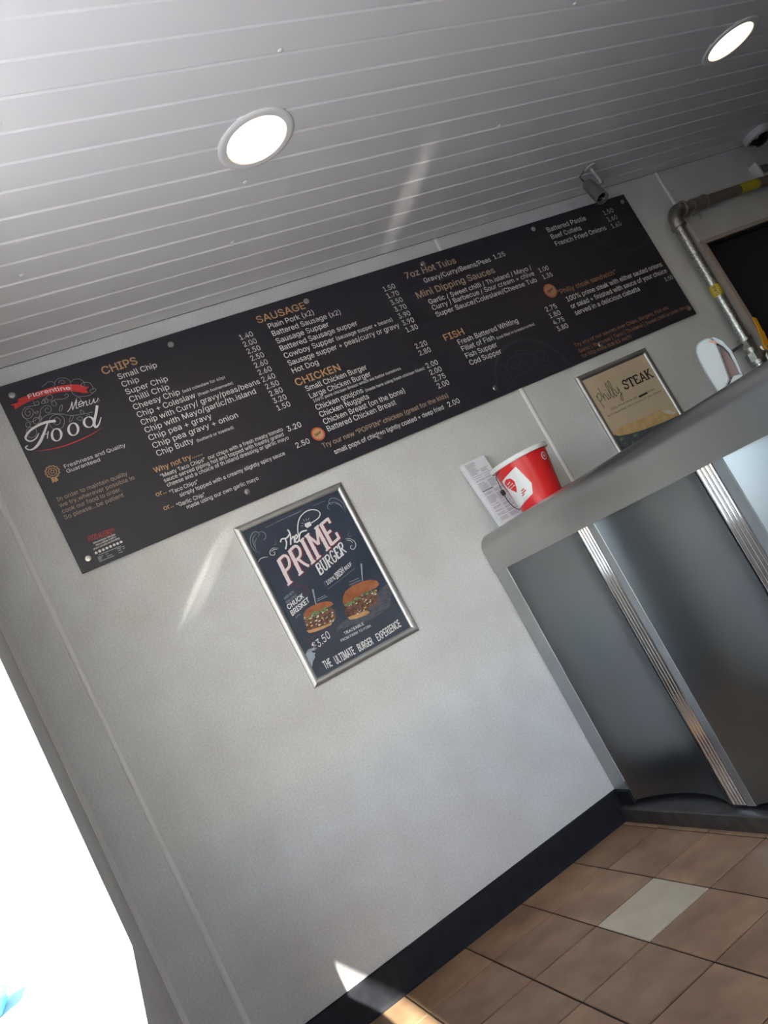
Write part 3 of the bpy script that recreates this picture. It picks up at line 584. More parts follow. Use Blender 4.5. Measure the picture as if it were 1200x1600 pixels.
'V':(189,'80,0 6,200 33,200 76,81 85,54 97,12 92,12 105,54 114,81 155,200 182,200 109,0 95,20','2,1,3 4,0,6 3,1,0 0,4,3 7,5,11 9,8,10 10,8,11 7,11,8 6,0,11 11,5,6 6,5,12 5,7,12 4,6,12'),
'W':(270,'61,0 6,200 32,200 64,77 69,57 73,37 77,16 74,16 79,37 83,57 88,77 120,200 149,200 181,77 187,57 191,37 195,16 192,16 196,37 201,57 206,77 237,200 263,200 208,0 179,0 145,127 138,154 132,187 137,187 132,155 125,127 91,0 76,23 194,24 135,172','0,3,1 2,1,3 7,6,32 6,7,0 7,5,0 5,4,0 3,0,4 29,27,11 6,0,31 31,8,6 32,6,8 30,29,11 28,26,12 20,23,22 22,21,20 16,17,23 18,16,23 19,18,23 23,20,19 23,17,24 15,24,17 17,16,33 26,25,12 15,14,24 28,27,34 11,27,28 28,12,11 5,7,32 10,30,11 25,13,12 16,18,33 15,17,33 9,8,31 13,25,24 14,13,24 27,29,34 26,28,34 30,10,31 10,9,31'),
'X':(186,'7,0 85,112 85,93 12,200 41,200 70,157 80,142 88,129 96,115 91,115 99,129 107,142 117,157 147,200 175,200 102,94 102,113 179,0 150,0 115,51 106,65 98,77 91,91 96,91 89,77 81,65 71,51 36,0 78,103 94,119 109,103 94,86','0,27,26 5,4,3 2,25,24 24,22,2 1,2,22 22,9,1 9,7,1 25,2,26 2,1,28 5,3,1 6,5,1 1,7,6 20,15,21 23,21,15 8,23,15 15,16,8 16,10,8 18,17,19 14,13,12 15,20,19 15,19,30 16,15,30 14,12,16 12,11,16 10,16,11 22,24,31 22,31,23 9,22,23 23,8,9 9,8,29 8,10,29 1,3,28 0,26,28 26,2,28 7,9,29 14,16,30 19,17,30 21,23,31'),
'Y':(186,'80,0 80,82 6,200 36,200 76,135 87,115 98,91 88,91 99,115 110,135 150,200 179,200 105,82 105,0 93,102','3,2,4 7,5,1 4,2,1 1,5,4 9,12,11 11,10,9 8,6,12 12,9,8 1,0,13 13,12,1 7,1,12 12,6,7 7,6,14 6,8,14 5,7,14'),
'Z':(172,'16,0 16,18 108,151 120,169 134,187 137,179 112,178 88,178 16,178 16,200 156,200 156,181 66,51 53,32 38,13 35,21 60,22 84,22 157,22 157,0 127,179 45,21','17,16,14 21,14,16 17,14,0 1,0,14 15,1,14 14,21,15 1,15,13 13,12,1 1,12,2 20,4,6 6,4,7 11,2,12 3,2,11 11,5,3 4,20,5 5,11,4 11,10,4 7,4,10 17,0,19 19,18,17 9,8,7 7,10,9 3,5,20 13,15,21'),
'a':(153,'63,-3 49,-2 37,2 27,8 19,18 14,29 12,42 13,54 17,63 23,70 30,76 49,83 70,86 92,89 104,92 107,95 108,100 108,101 107,109 105,117 100,122 94,127 86,129 77,130 67,129 59,127 46,118 39,108 16,114 22,127 31,136 41,143 52,148 64,150 76,151 94,149 112,142 120,135 127,126 131,114 132,99 132,0 109,0 109,20 107,20 99,10 85,0 75,-2 67,18 79,19 90,23 98,29 104,37 107,45 108,54 108,75 102,72 91,69 79,67 69,66 53,62 46,59 41,55 37,49 36,41 37,34 40,28 45,24 51,21','3,66,4 66,65,4 5,4,65 65,64,5 6,5,64 64,63,6 7,6,63 8,7,63 29,28,27 24,33,25 32,25,33 68,1,0 0,48,68 11,61,60 60,59,11 59,12,11 31,26,25 25,32,31 1,68,2 68,67,2 3,2,67 66,3,67 8,63,62 9,8,62 10,9,62 62,61,10 61,11,10 29,27,26 30,29,26 26,31,30 49,47,46 34,23,22 13,57,56 49,46,45 50,49,45 57,13,58 21,35,22 34,22,35 55,15,14 43,42,41 40,39,17 43,41,53 54,53,41 41,40,54 55,54,40 15,55,40 16,15,40 40,17,16 17,39,18 19,18,39 39,38,19 38,37,19 50,45,44 51,50,44 52,51,44 44,43,52 43,53,52 55,14,56 13,56,14 19,37,20 37,36,20 21,20,36 35,21,36 48,0,47 47,49,48 12,59,58 58,13,12 23,34,24 33,24,34'),
'b':(167,'90,-3 78,-2 68,1 54,12 46,23 44,23 44,0 21,0 21,200 45,200 45,126 46,126 54,136 67,147 77,150 90,151 108,149 123,142 136,130 145,115 151,96 153,74 151,52 145,33 136,18 123,6 108,-1 87,18 99,20 110,26 118,34 124,46 128,59 129,74 128,89 124,103 118,114 110,122 99,128 87,130 74,128 63,123 55,114 49,103 46,90 44,74 46,59 49,45 55,34 64,26 74,20','7,6,5 8,7,45 45,10,8 47,46,5 7,5,46 45,7,46 10,45,44 1,50,2 40,14,13 2,50,3 50,49,3 12,41,40 40,13,12 3,49,4 49,48,4 5,4,48 47,5,48 10,44,43 43,42,10 11,10,42 42,41,11 41,12,11 8,10,9 27,0,28 38,15,39 29,26,25 28,0,26 26,29,28 37,16,38 15,38,16 23,22,31 32,31,22 22,21,32 33,32,21 34,33,21 21,20,34 35,34,20 20,19,35 29,25,24 30,29,24 24,23,30 23,31,30 35,19,36 19,18,36 37,36,18 18,17,37 16,37,17 0,27,1 50,1,27 14,40,39 39,15,14'),
'c':(156,'81,-3 62,-1 46,6 32,18 22,33 16,52 13,74 16,96 22,114 32,130 46,141 62,149 81,151 102,148 120,140 134,127 142,109 119,103 114,114 106,122 95,128 81,130 68,128 57,122 49,113 43,102 39,88 38,74 39,59 43,46 49,35 57,26 68,20 81,18 95,20 106,26 115,35 120,46 143,40 139,31 134,22 120,8 102,0','6,5,28 28,27,6 27,26,6 7,6,26 1,32,2 32,31,2 2,31,3 31,30,3 4,3,30 30,29,4 5,4,29 28,5,29 7,26,25 8,7,25 25,24,8 9,8,24 24,23,9 23,10,9 21,12,22 34,42,35 19,13,20 42,34,0 33,0,34 12,21,20 20,13,12 36,41,40 40,39,36 37,36,39 39,38,37 16,15,17 18,17,15 15,14,18 35,42,41 41,36,35 18,14,19 13,19,14 32,1,0 0,33,32 10,23,22 11,10,22 22,12,11'),
'd':(167,'77,-3 59,-1 44,6 31,18 21,33 15,52 13,74 15,96 22,115 31,130 44,142 59,149 77,151 90,150 99,147 113,136 120,126 122,126 122,200 146,200 146,0 123,0 123,23 121,23 113,12 99,1 89,-2 80,18 93,20 103,26 112,34 118,45 121,59 123,74 121,90 118,103 112,114 104,123 93,128 80,130 67,128 57,122 49,114 43,103 39,89 38,74 39,59 43,46 49,34 57,26 68,20','5,4,47 47,46,5 6,5,46 46,45,6 45,44,6 7,6,44 44,43,7 8,7,43 50,0,27 0,50,1 11,40,12 49,2,1 1,50,49 10,41,40 40,11,10 2,49,3 49,48,3 4,3,48 47,4,48 8,43,42 9,8,42 42,41,9 41,10,9 25,28,26 13,39,38 28,25,24 24,29,28 37,15,38 15,14,38 13,38,14 20,19,33 20,22,21 33,19,17 32,31,22 22,20,32 20,33,32 33,17,34 35,34,17 29,24,23 30,29,23 23,22,30 22,31,30 35,17,36 17,16,36 37,36,16 15,37,16 17,19,18 27,0,26 26,28,27 12,40,39 39,13,12'),
'e':(159,'83,-3 63,-1 46,6 32,18 22,33 16,52 13,73 16,95 22,114 32,129 45,141 62,149 81,151 93,150 104,147 116,142 126,134 134,124 140,111 145,95 146,76 146,67 29,67 29,87 133,87 122,79 121,93 117,106 111,116 103,123 93,128 81,130 68,128 58,123 49,116 43,106 39,95 38,83 38,70 39,55 43,42 50,32 59,24 71,20 83,18 100,21 112,29 120,41 143,36 139,25 132,15 122,8 111,2 98,-2 121,87 38,87 38,67','6,5,22 25,24,54 5,4,39 22,5,39 38,37,22 37,23,22 6,22,23 7,6,23 23,36,7 8,7,36 34,33,10 31,12,32 42,1,43 32,12,11 1,42,2 41,2,42 32,11,33 10,33,11 2,41,3 41,40,3 4,3,40 39,4,40 8,36,35 9,8,35 35,34,9 34,10,9 44,0,53 53,45,44 14,29,15 45,53,52 29,14,30 13,30,14 49,48,47 21,25,38 21,20,25 24,25,20 20,19,24 19,18,24 26,24,18 45,52,51 46,45,51 51,50,46 50,49,46 49,47,46 26,18,27 18,17,27 28,27,17 17,16,28 29,28,16 15,29,16 43,1,0 0,44,43 37,38,25 30,13,31 12,31,13 22,39,56 38,22,56 36,23,55 24,26,54 23,37,55 37,25,54 37,54,55 21,38,56'),
'f':(100,'90,149 90,129 3,129 3,149 32,0 32,170 33,181 38,191 44,199 53,204 63,207 74,208 87,207 95,205 89,184 84,186 77,186 67,185 61,181 57,174 56,165 56,0 32,129 32,149 56,149 56,129','25,22,21 20,19,5 6,5,19 19,7,6 11,17,16 17,11,10 15,14,13 12,15,13 15,12,16 11,16,12 7,19,18 8,7,18 9,8,18 18,17,9 17,10,9 23,24,20 4,21,22 3,2,23 2,22,23 24,23,22 20,5,23 1,0,24 25,1,24 22,25,24'),
'g':(167,'81,-59 66,-58 53,-55 41,-50 32,-43 25,-36 20,-27 40,-16 48,-26 61,-35 70,-37 81,-38 98,-36 111,-30 120,-18 122,-2 122,27 120,27 113,16 99,6 89,3 77,2 60,4 44,10 31,21 22,35 15,54 13,75 15,97 22,115 31,130 44,142 60,149 77,151 90,150 100,147 113,136 121,125 123,125 123,149 146,149 146,-3 144,-21 138,-35 127,-46 114,-53 99,-58 81,23 93,25 104,30 112,37 118,48 122,60 123,76 122,91 118,104 112,115 104,123 93,128 81,130 68,128 57,122 49,114 43,103 39,90 38,76 39,61 43,48 49,38 57,30 68,25','6,5,7 26,25,67 67,66,26 27,26,66 66,65,27 65,64,27 28,27,64 64,63,28 29,28,63 22,69,23 0,10,1 9,1,10 60,33,32 1,9,2 21,70,22 69,22,70 60,32,61 31,61,32 2,9,3 9,8,3 4,3,8 5,4,8 7,5,8 23,69,24 69,68,24 25,24,68 67,25,68 29,63,62 30,29,62 62,61,30 61,31,30 46,12,11 47,20,48 58,34,59 48,20,19 19,18,48 18,49,48 57,36,58 36,35,58 34,58,35 16,52,51 41,40,53 54,53,40 38,54,40 39,38,40 43,42,14 15,14,42 42,41,15 16,15,41 52,16,41 41,53,52 54,38,55 12,46,45 13,12,45 45,44,13 44,43,13 43,14,13 49,18,17 50,49,17 17,16,50 16,51,50 55,38,56 38,37,56 57,56,37 36,57,37 46,11,0 10,0,11 20,47,21 70,21,47 33,60,59 59,34,33'),
'h':(161,'45,89 45,0 21,0 21,200 45,200 45,113 40,113 49,131 60,142 74,149 89,151 104,150 116,145 126,137 134,126 139,112 140,94 140,0 116,0 116,92 114,108 107,120 97,127 83,129 72,128 63,125 56,119 50,111 46,101 45,123','3,2,6 1,0,2 6,2,0 25,24,8 26,25,7 25,8,7 6,0,28 5,6,28 28,27,5 27,26,5 26,7,5 3,6,4 9,23,10 10,23,22 22,11,10 19,18,17 17,16,19 19,16,20 16,15,20 15,14,20 21,20,14 14,13,21 13,12,21 22,21,12 11,22,12 23,9,24 8,24,9 5,7,29 6,5,29 4,6,29'),
'i':(66,'21,0 21,149 45,149 45,0 33,174 27,175 21,179 17,184 16,190 17,196 21,201 27,205 33,206 39,205 45,201 48,196 50,190 48,184 45,179 39,175','5,4,6 10,6,4 8,7,6 6,10,8 9,8,10 15,17,16 18,17,19 17,15,12 13,12,15 15,14,13 1,0,3 3,2,1 19,17,4 17,12,4 10,4,12 11,10,12'),
'j':(66,'21,149 45,149 45,-12 44,-25 40,-36 34,-44 25,-51 15,-55 1,-56 -4,-56 -4,-34 1,-34 10,-33 16,-28 19,-21 21,-11 33,174 26,175 21,179 17,184 16,190 17,196 21,201 26,205 33,206 39,205 45,201 48,196 50,190 48,184 45,179 39,175','10,9,8 8,11,10 7,12,8 11,8,12 12,7,6 13,12,6 19,18,20 18,22,20 22,21,20 28,27,29 30,29,31 16,31,29 24,16,29 29,27,24 25,24,27 27,26,25 13,6,5 5,4,13 14,13,4 4,3,14 15,14,3 3,2,15 2,1,15 0,15,1 17,16,18 22,18,16 16,24,22 24,23,22'),
'k':(150,'43,54 43,83 47,83 112,149 142,149 72,78 70,78 21,0 21,200 45,200 45,0 116,0 58,73 75,90 146,0 45,83 45,56 61,70 79,85','1,15,9 0,7,10 7,0,1 8,7,1 1,9,8 5,13,6 11,14,5 13,5,18 4,3,13 1,0,16 12,6,13 13,3,2 5,14,18 0,10,16 6,12,17 12,2,15 15,16,12 15,1,16 5,6,17 11,5,17 12,16,17 2,12,13 4,13,18'),
'l':(74,'55,-1 40,1 29,8 23,19 21,33 21,200 45,200 45,39 45,30 47,24 51,21 57,20 63,21 67,21 71,1 64,0','4,3,8 8,7,4 5,4,7 7,6,5 0,11,10 14,13,15 12,15,13 11,0,15 15,12,11 0,10,1 10,9,1 2,1,9 3,2,9 8,3,9'),
'm':(240,'21,0 21,149 44,149 44,116 42,116 46,127 52,136 59,143 68,148 77,151 86,152 101,149 113,142 121,130 126,116 123,116 127,126 133,135 140,142 150,147 160,151 172,152 184,150 195,146 205,139 213,129 217,116 219,100 219,0 195,0 195,100 193,114 186,123 176,128 165,130 155,129 147,126 141,121 136,114 133,106 132,97 132,0 108,0 108,102 106,113 99,122 90,128 78,130 70,129 62,126 55,121 49,114 46,105 45,94 45,0 44,122 125,120','50,6,5 0,54,53 1,0,53 4,1,53 53,52,4 3,4,52 52,51,3 51,50,3 50,5,3 1,4,2 46,10,47 9,47,10 8,48,47 47,9,8 45,44,13 13,12,45 45,12,46 12,11,46 10,46,11 6,50,49 7,6,49 49,48,7 48,8,7 14,15,39 35,20,19 36,35,18 35,19,18 14,39,38 16,14,38 38,37,16 17,16,37 37,36,17 36,18,17 21,34,33 21,33,22 28,27,30 27,26,30 28,30,29 30,26,31 26,25,31 32,31,25 25,24,32 24,23,32 33,32,23 22,33,23 20,35,34 34,21,20 41,40,42 43,42,40 40,39,43 39,15,43 44,43,15 13,44,15 15,14,56 3,5,55 4,3,55 2,4,55 14,16,56 13,15,56'),
'n':(161,'45,89 45,0 21,0 21,149 44,149 44,113 40,113 49,131 60,142 74,149 89,151 104,150 116,145 126,137 134,126 139,112 140,94 140,0 116,0 116,92 114,108 107,120 97,127 83,129 72,128 63,125 56,119 50,111 46,101 44,121','1,0,2 3,2,0 6,3,0 25,24,8 26,25,7 25,8,7 6,0,28 5,6,28 28,27,5 27,26,5 26,7,5 3,6,4 9,23,10 10,23,22 22,11,10 19,18,17 17,16,19 19,16,20 16,15,20 15,14,20 21,20,14 14,13,21 13,12,21 22,21,12 11,22,12 23,9,24 8,24,9 5,7,29 6,5,29 4,6,29'),
'o':(163,'81,-3 62,-1 46,6 32,18 22,33 16,52 13,74 16,96 22,114 32,130 46,141 62,149 81,151 101,149 117,141 131,130 141,114 148,96 150,74 148,52 141,33 131,18 117,6 101,-1 81,18 95,20 106,26 115,35 121,46 124,59 126,74 124,88 121,101 115,113 106,122 95,128 81,130 68,128 57,122 49,113 43,102 39,88 38,74 39,59 43,46 49,35 57,26 68,20','5,4,44 44,43,5 6,5,43 43,42,6 42,41,6 7,6,41 41,40,7 8,7,40 47,1,0 0,24,47 1,47,2 46,2,47 10,38,37 37,11,10 2,46,3 46,45,3 4,3,45 44,4,45 8,40,39 9,8,39 39,38,9 38,10,9 12,36,35 35,13,12 25,23,22 22,26,25 34,14,35 13,35,14 20,19,28 29,28,19 19,18,29 30,29,18 31,30,18 18,17,31 32,31,17 17,16,32 26,22,21 27,26,21 21,20,27 20,28,27 32,16,33 16,15,33 34,33,15 14,34,15 23,25,0 24,0,25 36,12,37 11,37,12'),
'p':(167,'21,-56 21,149 44,149 44,126 46,126 54,136 67,147 77,150 90,151 108,149 123,142 136,130 145,115 151,96 153,74 151,52 145,33 136,18 123,6 108,-1 90,-3 78,-2 68,1 54,12 46,23 45,23 45,-56 87,18 99,20 110,26 118,34 124,46 128,59 129,74 128,89 124,103 118,114 110,122 99,128 87,130 74,128 63,123 55,114 49,103 46,90 44,74 46,59 49,45 55,34 64,26 74,20','1,0,45 3,2,1 46,25,47 45,0,25 25,46,45 1,45,44 3,1,44 21,50,22 40,7,6 22,50,23 50,49,23 5,41,40 40,6,5 0,26,25 23,49,24 49,48,24 25,24,48 47,25,48 3,44,43 43,42,3 4,3,42 42,41,4 41,5,4 27,20,28 38,8,39 29,19,18 28,20,19 19,29,28 37,9,38 8,38,9 16,15,31 32,31,15 15,14,32 33,32,14 34,33,14 14,13,34 35,34,13 13,12,35 29,18,17 30,29,17 17,16,30 16,31,30 35,12,36 12,11,36 37,36,11 11,10,37 9,37,10 20,27,21 50,21,27 7,40,39 39,8,7'),
'q':(167,'146,-56 122,-56 122,23 120,23 113,12 99,1 89,-2 77,-3 59,-1 44,6 31,18 21,33 15,52 13,74 15,96 22,115 31,130 44,142 59,149 77,151 90,150 99,147 113,136 121,126 123,126 123,149 146,149 80,18 93,20 103,26 112,34 118,45 121,59 123,74 121,90 118,103 112,114 104,123 93,128 80,130 67,128 57,122 49,114 43,103 39,89 38,74 39,59 43,46 49,34 57,26 68,20','12,11,47 47,46,12 13,12,46 46,45,13 45,44,13 14,13,44 44,43,14 15,14,43 50,7,27 7,50,8 18,40,19 49,9,8 8,50,49 17,41,40 40,18,17 9,49,10 49,48,10 11,10,48 47,11,48 15,43,42 16,15,42 42,41,16 41,17,16 5,28,6 20,39,38 28,5,4 4,29,28 37,22,38 22,21,38 20,38,21 25,24,26 33,2,0 0,26,33 32,31,2 2,33,32 33,26,34 26,24,34 35,34,24 1,0,2 29,4,3 30,29,3 3,2,30 2,31,30 35,24,36 24,23,36 37,36,23 22,37,23 27,7,6 6,28,27 19,40,39 39,20,19'),
'r':(102,'21,0 21,149 44,149 44,126 45,126 51,136 60,144 71,150 84,151 90,151 96,151 96,127 90,128 81,128 71,127 63,124 55,118 49,111 46,103 45,93 45,0','3,2,1 0,20,19 1,0,19 19,18,1 3,1,18 18,17,3 17,4,3 15,14,6 14,7,6 8,13,12 11,10,12 10,9,12 8,12,9 7,14,13 13,8,7 4,17,16 5,4,16 16,15,5 15,6,5'),
's':(143,'72,-3 57,-2 44,1 33,7 24,15 18,25 14,37 37,42 41,31 49,24 59,19 71,18 85,20 96,24 103,32 105,40 104,48 100,53 93,58 83,61 59,67 41,73 28,82 21,93 18,108 20,120 26,130 34,139 45,146 59,150 74,151 88,150 100,146 110,141 118,133 123,124 127,114 105,109 102,117 95,124 86,129 74,131 61,129 51,125 45,118 43,109 44,101 49,96 56,91 68,88 90,82 108,76 120,67 128,56 130,42 128,29 123,19 114,9 102,3 88,-2','3,8,4 5,4,8 8,7,5 6,5,7 25,24,45 0,11,1 10,1,11 20,49,48 28,43,42 42,29,28 1,10,2 10,9,2 3,2,9 8,3,9 20,48,21 48,47,21 22,21,47 47,46,22 23,22,46 24,23,46 45,24,46 25,45,44 26,25,44 27,26,44 44,43,27 43,28,27 40,31,41 30,41,31 12,59,58 58,13,12 18,50,19 39,32,40 31,40,32 14,57,56 56,55,14 15,14,55 55,54,15 16,15,54 54,53,16 53,52,16 36,35,37 13,58,57 57,14,13 16,52,17 52,51,17 18,17,51 50,18,51 37,35,38 35,34,38 39,38,34 34,33,39 32,39,33 11,0,59 59,12,11 49,20,19 19,50,49 29,42,41 41,30,29'),
't':(89,'80,149 80,129 3,129 3,149 26,185 50,185 50,38 51,30 53,24 59,21 67,20 73,20 79,21 84,1 75,-1 66,-2 49,1 36,8 28,20 26,37 50,149 50,129 26,129 26,149','19,18,7 7,6,19 21,22,6 15,10,9 10,15,14 11,10,14 14,13,11 13,12,11 15,9,16 9,8,16 17,16,8 18,17,8 7,18,8 22,21,20 5,4,20 1,0,20 21,1,20 19,6,22 3,2,23 2,22,23 20,23,22 23,20,4'),
'u':(161,'72,-2 58,0 45,4 35,12 27,23 22,37 21,55 21,149 45,149 45,57 47,41 54,29 65,22 79,20 89,21 98,24 106,30 111,38 115,48 116,60 116,149 140,149 140,0 117,0 117,36 121,36 112,18 101,7 87,0 117,28','7,6,9 12,1,0 0,13,12 1,12,2 12,11,2 3,2,11 4,3,11 11,10,4 5,4,10 6,5,10 9,6,10 7,9,8 14,28,27 15,14,27 27,26,15 26,16,15 24,25,18 19,18,25 25,22,19 22,21,19 20,19,21 22,25,23 16,26,24 17,16,24 24,18,17 13,0,28 28,14,13 24,26,29 25,24,29 23,25,29'),
'v':(153,'64,0 7,149 33,149 65,61 73,34 81,8 72,8 80,34 88,61 120,149 146,149 89,0 76,23','6,4,0 4,3,0 1,0,3 2,1,3 7,5,11 8,7,11 11,10,8 10,9,8 6,0,11 11,5,6 6,5,12 5,7,12 4,6,12'),
'w':(223,'54,0 9,149 34,149 52,84 60,54 69,16 65,16 73,53 81,84 99,149 124,149 142,84 150,53 158,16 154,16 162,53 170,84 189,149 214,149 169,0 145,0 125,68 120,88 114,110 109,133 114,133 109,110 103,88 97,68 78,0 67,25 156,25 112,122','2,1,3 4,0,6 3,1,0 0,4,3 28,8,7 26,24,9 8,28,27 27,26,8 26,9,8 6,0,29 5,6,29 29,28,5 28,7,5 6,5,30 21,11,22 23,22,11 11,10,23 25,23,10 14,13,31 13,15,31 16,19,18 18,17,16 15,13,19 19,16,15 19,13,20 13,14,20 21,20,14 14,12,21 11,21,12 24,26,32 24,32,25 9,24,25 25,10,9 5,7,30 4,6,30 12,14,31 23,25,32'),
'x':(149,'8,0 67,86 67,67 11,149 39,149 58,120 70,100 81,81 69,81 80,100 92,120 111,149 138,149 82,66 82,84 141,0 113,0 91,34 79,53 68,71 80,71 70,53 58,34 36,0 60,77 75,91 88,75 74,61','0,23,22 5,4,3 1,2,19 1,19,8 21,2,22 0,22,2 2,1,24 5,3,1 1,6,5 7,13,14 13,7,20 16,15,17 11,10,12 13,18,17 17,15,13 13,15,26 14,13,26 12,10,14 9,14,10 20,19,27 8,19,20 20,7,8 8,7,25 1,3,24 0,2,24 7,14,25 6,1,25 1,8,25 14,9,25 12,14,26 19,2,27 18,13,27 13,20,27 2,21,27'),
'y':(153,'19,-54 24,-34 28,-34 41,-35 46,-33 51,-29 56,-23 59,-14 64,-1 7,149 33,149 65,61 73,34 81,8 72,8 80,34 88,61 120,149 146,149 80,-23 69,-42 63,-49 55,-53 46,-56 36,-57 25,-56 76,23','1,0,25 25,2,1 3,24,23 3,23,22 22,4,3 2,25,24 24,3,2 16,13,18 18,17,16 18,13,19 26,13,15 13,16,15 8,7,19 19,13,8 14,8,13 13,26,14 8,14,12 11,8,12 4,22,21 5,4,21 21,20,5 6,5,20 20,19,6 19,7,6 8,11,9 10,9,11 12,14,26'),
'z':(150,'16,0 16,18 100,126 100,127 19,127 19,149 131,149 131,130 50,24 50,22 133,22 133,0','1,0,9 9,8,1 1,8,2 3,2,7 7,2,8 3,7,6 9,0,11 11,10,9 5,4,3 3,6,5'),
'|':(90,'56,264 56,-64 35,-64 35,264','3,2,1 1,0,3'),
'£':(167,'14,16 14,22 25,24 31,29 35,37 36,49 33,141 35,158 40,173 49,185 61,195 76,201 94,203 109,201 122,196 133,189 142,178 149,166 152,152 129,148 125,161 118,172 107,178 94,180 83,179 73,175 66,169 61,161 58,152 57,142 60,50 60,42 57,35 48,25 36,19 24,17 14,0 118,22 124,23 127,25 130,34 130,42 152,42 152,36 150,20 144,9 133,2 118,0 14,90 14,110 122,110 122,90 42,22 34,110 58,110 59,90 35,90','0,36,35 1,0,35 35,36,34 1,35,34 25,11,10 27,26,8 9,8,26 26,25,9 25,10,9 4,3,33 33,32,4 5,4,32 32,31,5 31,30,5 7,6,29 29,28,7 28,27,7 27,8,7 24,23,12 22,13,23 12,23,13 38,37,47 21,14,22 13,22,14 39,46,45 45,44,39 40,39,44 44,43,40 41,40,43 43,42,41 18,17,19 38,47,46 46,39,38 19,17,20 17,16,20 21,20,16 16,15,21 14,21,15 34,36,47 52,34,47 54,55,51 11,25,24 24,12,11 56,53,48 53,56,54 33,3,52 2,1,52 3,2,52 34,52,1 47,37,52 49,48,53 29,6,53 54,29,53 51,50,54 5,30,55 56,5,55 55,54,56'),
'“':(118,'20,125 41,200 59,200 48,125 69,125 90,200 108,200 96,125','1,0,3 3,2,1 5,4,7 7,6,5'),
'”':(118,'20,125 32,200 59,200 39,125 69,125 81,200 108,200 87,125','1,0,3 3,2,1 5,4,7 7,6,5'),
'€':(182,'143,129 134,110 6,110 14,129 126,90 117,70 6,70 14,90 166,182 157,161 144,170 129,177 113,179 98,177 84,170 72,159 63,143 57,124 56,100 57,76 63,57 72,41 84,30 98,23 113,21 129,23 144,29 156,38 166,17 155,8 142,2 128,-1 113,-3 90,0 70,10 54,25 41,45 33,70 31,100 33,129 41,155 54,175 70,190 90,200 113,203 128,201 142,198 155,191 59,129 56,110 56,90 59,70 32,90 32,110','7,6,37 50,52,19 33,22,34 14,43,42 34,22,35 22,21,35 36,35,21 21,20,36 37,36,20 1,0,17 40,39,16 16,15,40 41,40,15 15,14,41 14,42,41 23,32,24 12,44,13 24,32,31 31,25,24 11,45,12 44,12,45 26,30,29 29,28,26 28,27,26 9,8,10 8,47,10 46,10,47 25,31,30 30,26,25 10,46,11 45,11,46 32,23,33 22,33,23 19,37,51 3,2,39 43,14,13 13,44,43 49,53,18 53,49,17 16,39,48 39,17,48 37,20,51 52,50,18 5,4,19 17,0,48 1,17,49 19,4,50 5,19,51 7,37,52 37,19,52 18,38,52 38,18,53 39,2,53 17,39,53')}
SPACE = 74
RIBBON=[(23.1,77.4),(50.3,77.2),(51.8,65.8),(87.9,63.6),(128.3,61.5),(168.1,62.2),(206.1,68.2),(230.5,73.5),(260.4,85.5),(266.2,96.2),(282.7,101.3),(268.9,109.1),(271.1,123.2),(251.4,115.9),(245.7,110.0),(222.1,97.8),(196.7,90.3),(158.7,84.5),(119.1,83.7),(88.8,85.3),(57.3,90.4),(31.2,97.4),(32.9,85.7)]
FLOR=[(85.7,76.7),(155.2,78.5),(222.9,92.0)]
FOODF=[[(131.6,182.2),(104.3,176.2),(76.3,177.2),(45.6,185.2),(24.9,199.7),(21.4,211.0),(31.3,221.8),(50.7,218.1),(66.0,203.8)],[(106.0,179.6),(88.0,201.0),(63.8,227.9),(45.0,243.1),(27.3,250.4),(14.1,247.8),(8.3,236.4),(17.5,232.9)],[(68.3,215.2),(92.5,215.6)],[(95.5,208.5),(82.6,231.8)]]
FOODO=[[(128.3,235.3),(124.0,242.7),(118.2,248.2),(111.9,250.8),(106.1,250.3),(101.5,246.7),(99.0,240.5),(98.8,232.7),(101.1,224.5),(105.4,217.1),(111.1,211.6),(117.4,208.9),(123.3,209.4),(127.9,213.0),(130.5,219.2),(130.6,227.1),(128.3,235.3)],[(185.6,236.2),(181.1,243.7),(175.2,249.2),(168.6,251.8),(162.5,251.2),(157.8,247.5),(155.1,241.2),(154.9,233.3),(157.2,225.0),(161.6,217.6),(167.6,212.1),(174.1,209.4),(180.2,209.9),(185.0,213.7),(187.7,220.0),(187.9,227.9),(185.6,236.2)],[(243.2,230.3),(239.1,236.6),(233.4,241.0),(226.9,243.0),(220.7,242.1),(215.6,238.5),(212.5,232.9),(211.8,225.9),(213.5,218.7),(217.6,212.4),(223.3,208.0),(229.7,206.0),(236.0,206.8),(241.1,210.4),(244.2,216.1),(245.0,223.1),(243.2,230.3)]]
FOODD=[[(278.2,176.8),(262.2,203.8),(243.7,231.9),(240.9,249.6),(254.5,244.1),(272.6,221.9)]]
MENU=[[(179.2,164.8),(193.6,154.9),(207.8,135.0)],[(207.8,135.0),(197.8,164.0)],[(197.8,164.0),(224.4,132.7)],[(224.4,132.7),(211.1,161.6),(218.2,162.4)],[(222.7,153.8),(236.8,151.6),(235.7,142.7),(226.2,148.5),(222.7,161.3),(234.7,159.3)],[(241.0,147.5),(236.2,164.6)],[(239.0,156.2),(251.3,148.6),(246.8,164.8),(252.5,163.2)],[(263.5,147.5),(257.1,162.1),(265.6,163.5),(278.5,149.3)],[(278.5,149.3),(273.9,164.7),(285.0,161.3),(293.4,151.6)]]
SWOOSH=[(30.3,259.8),(72.8,270.2),(126.0,275.7),(183.4,273.4),(226.9,267.4),(261.8,258.7)]
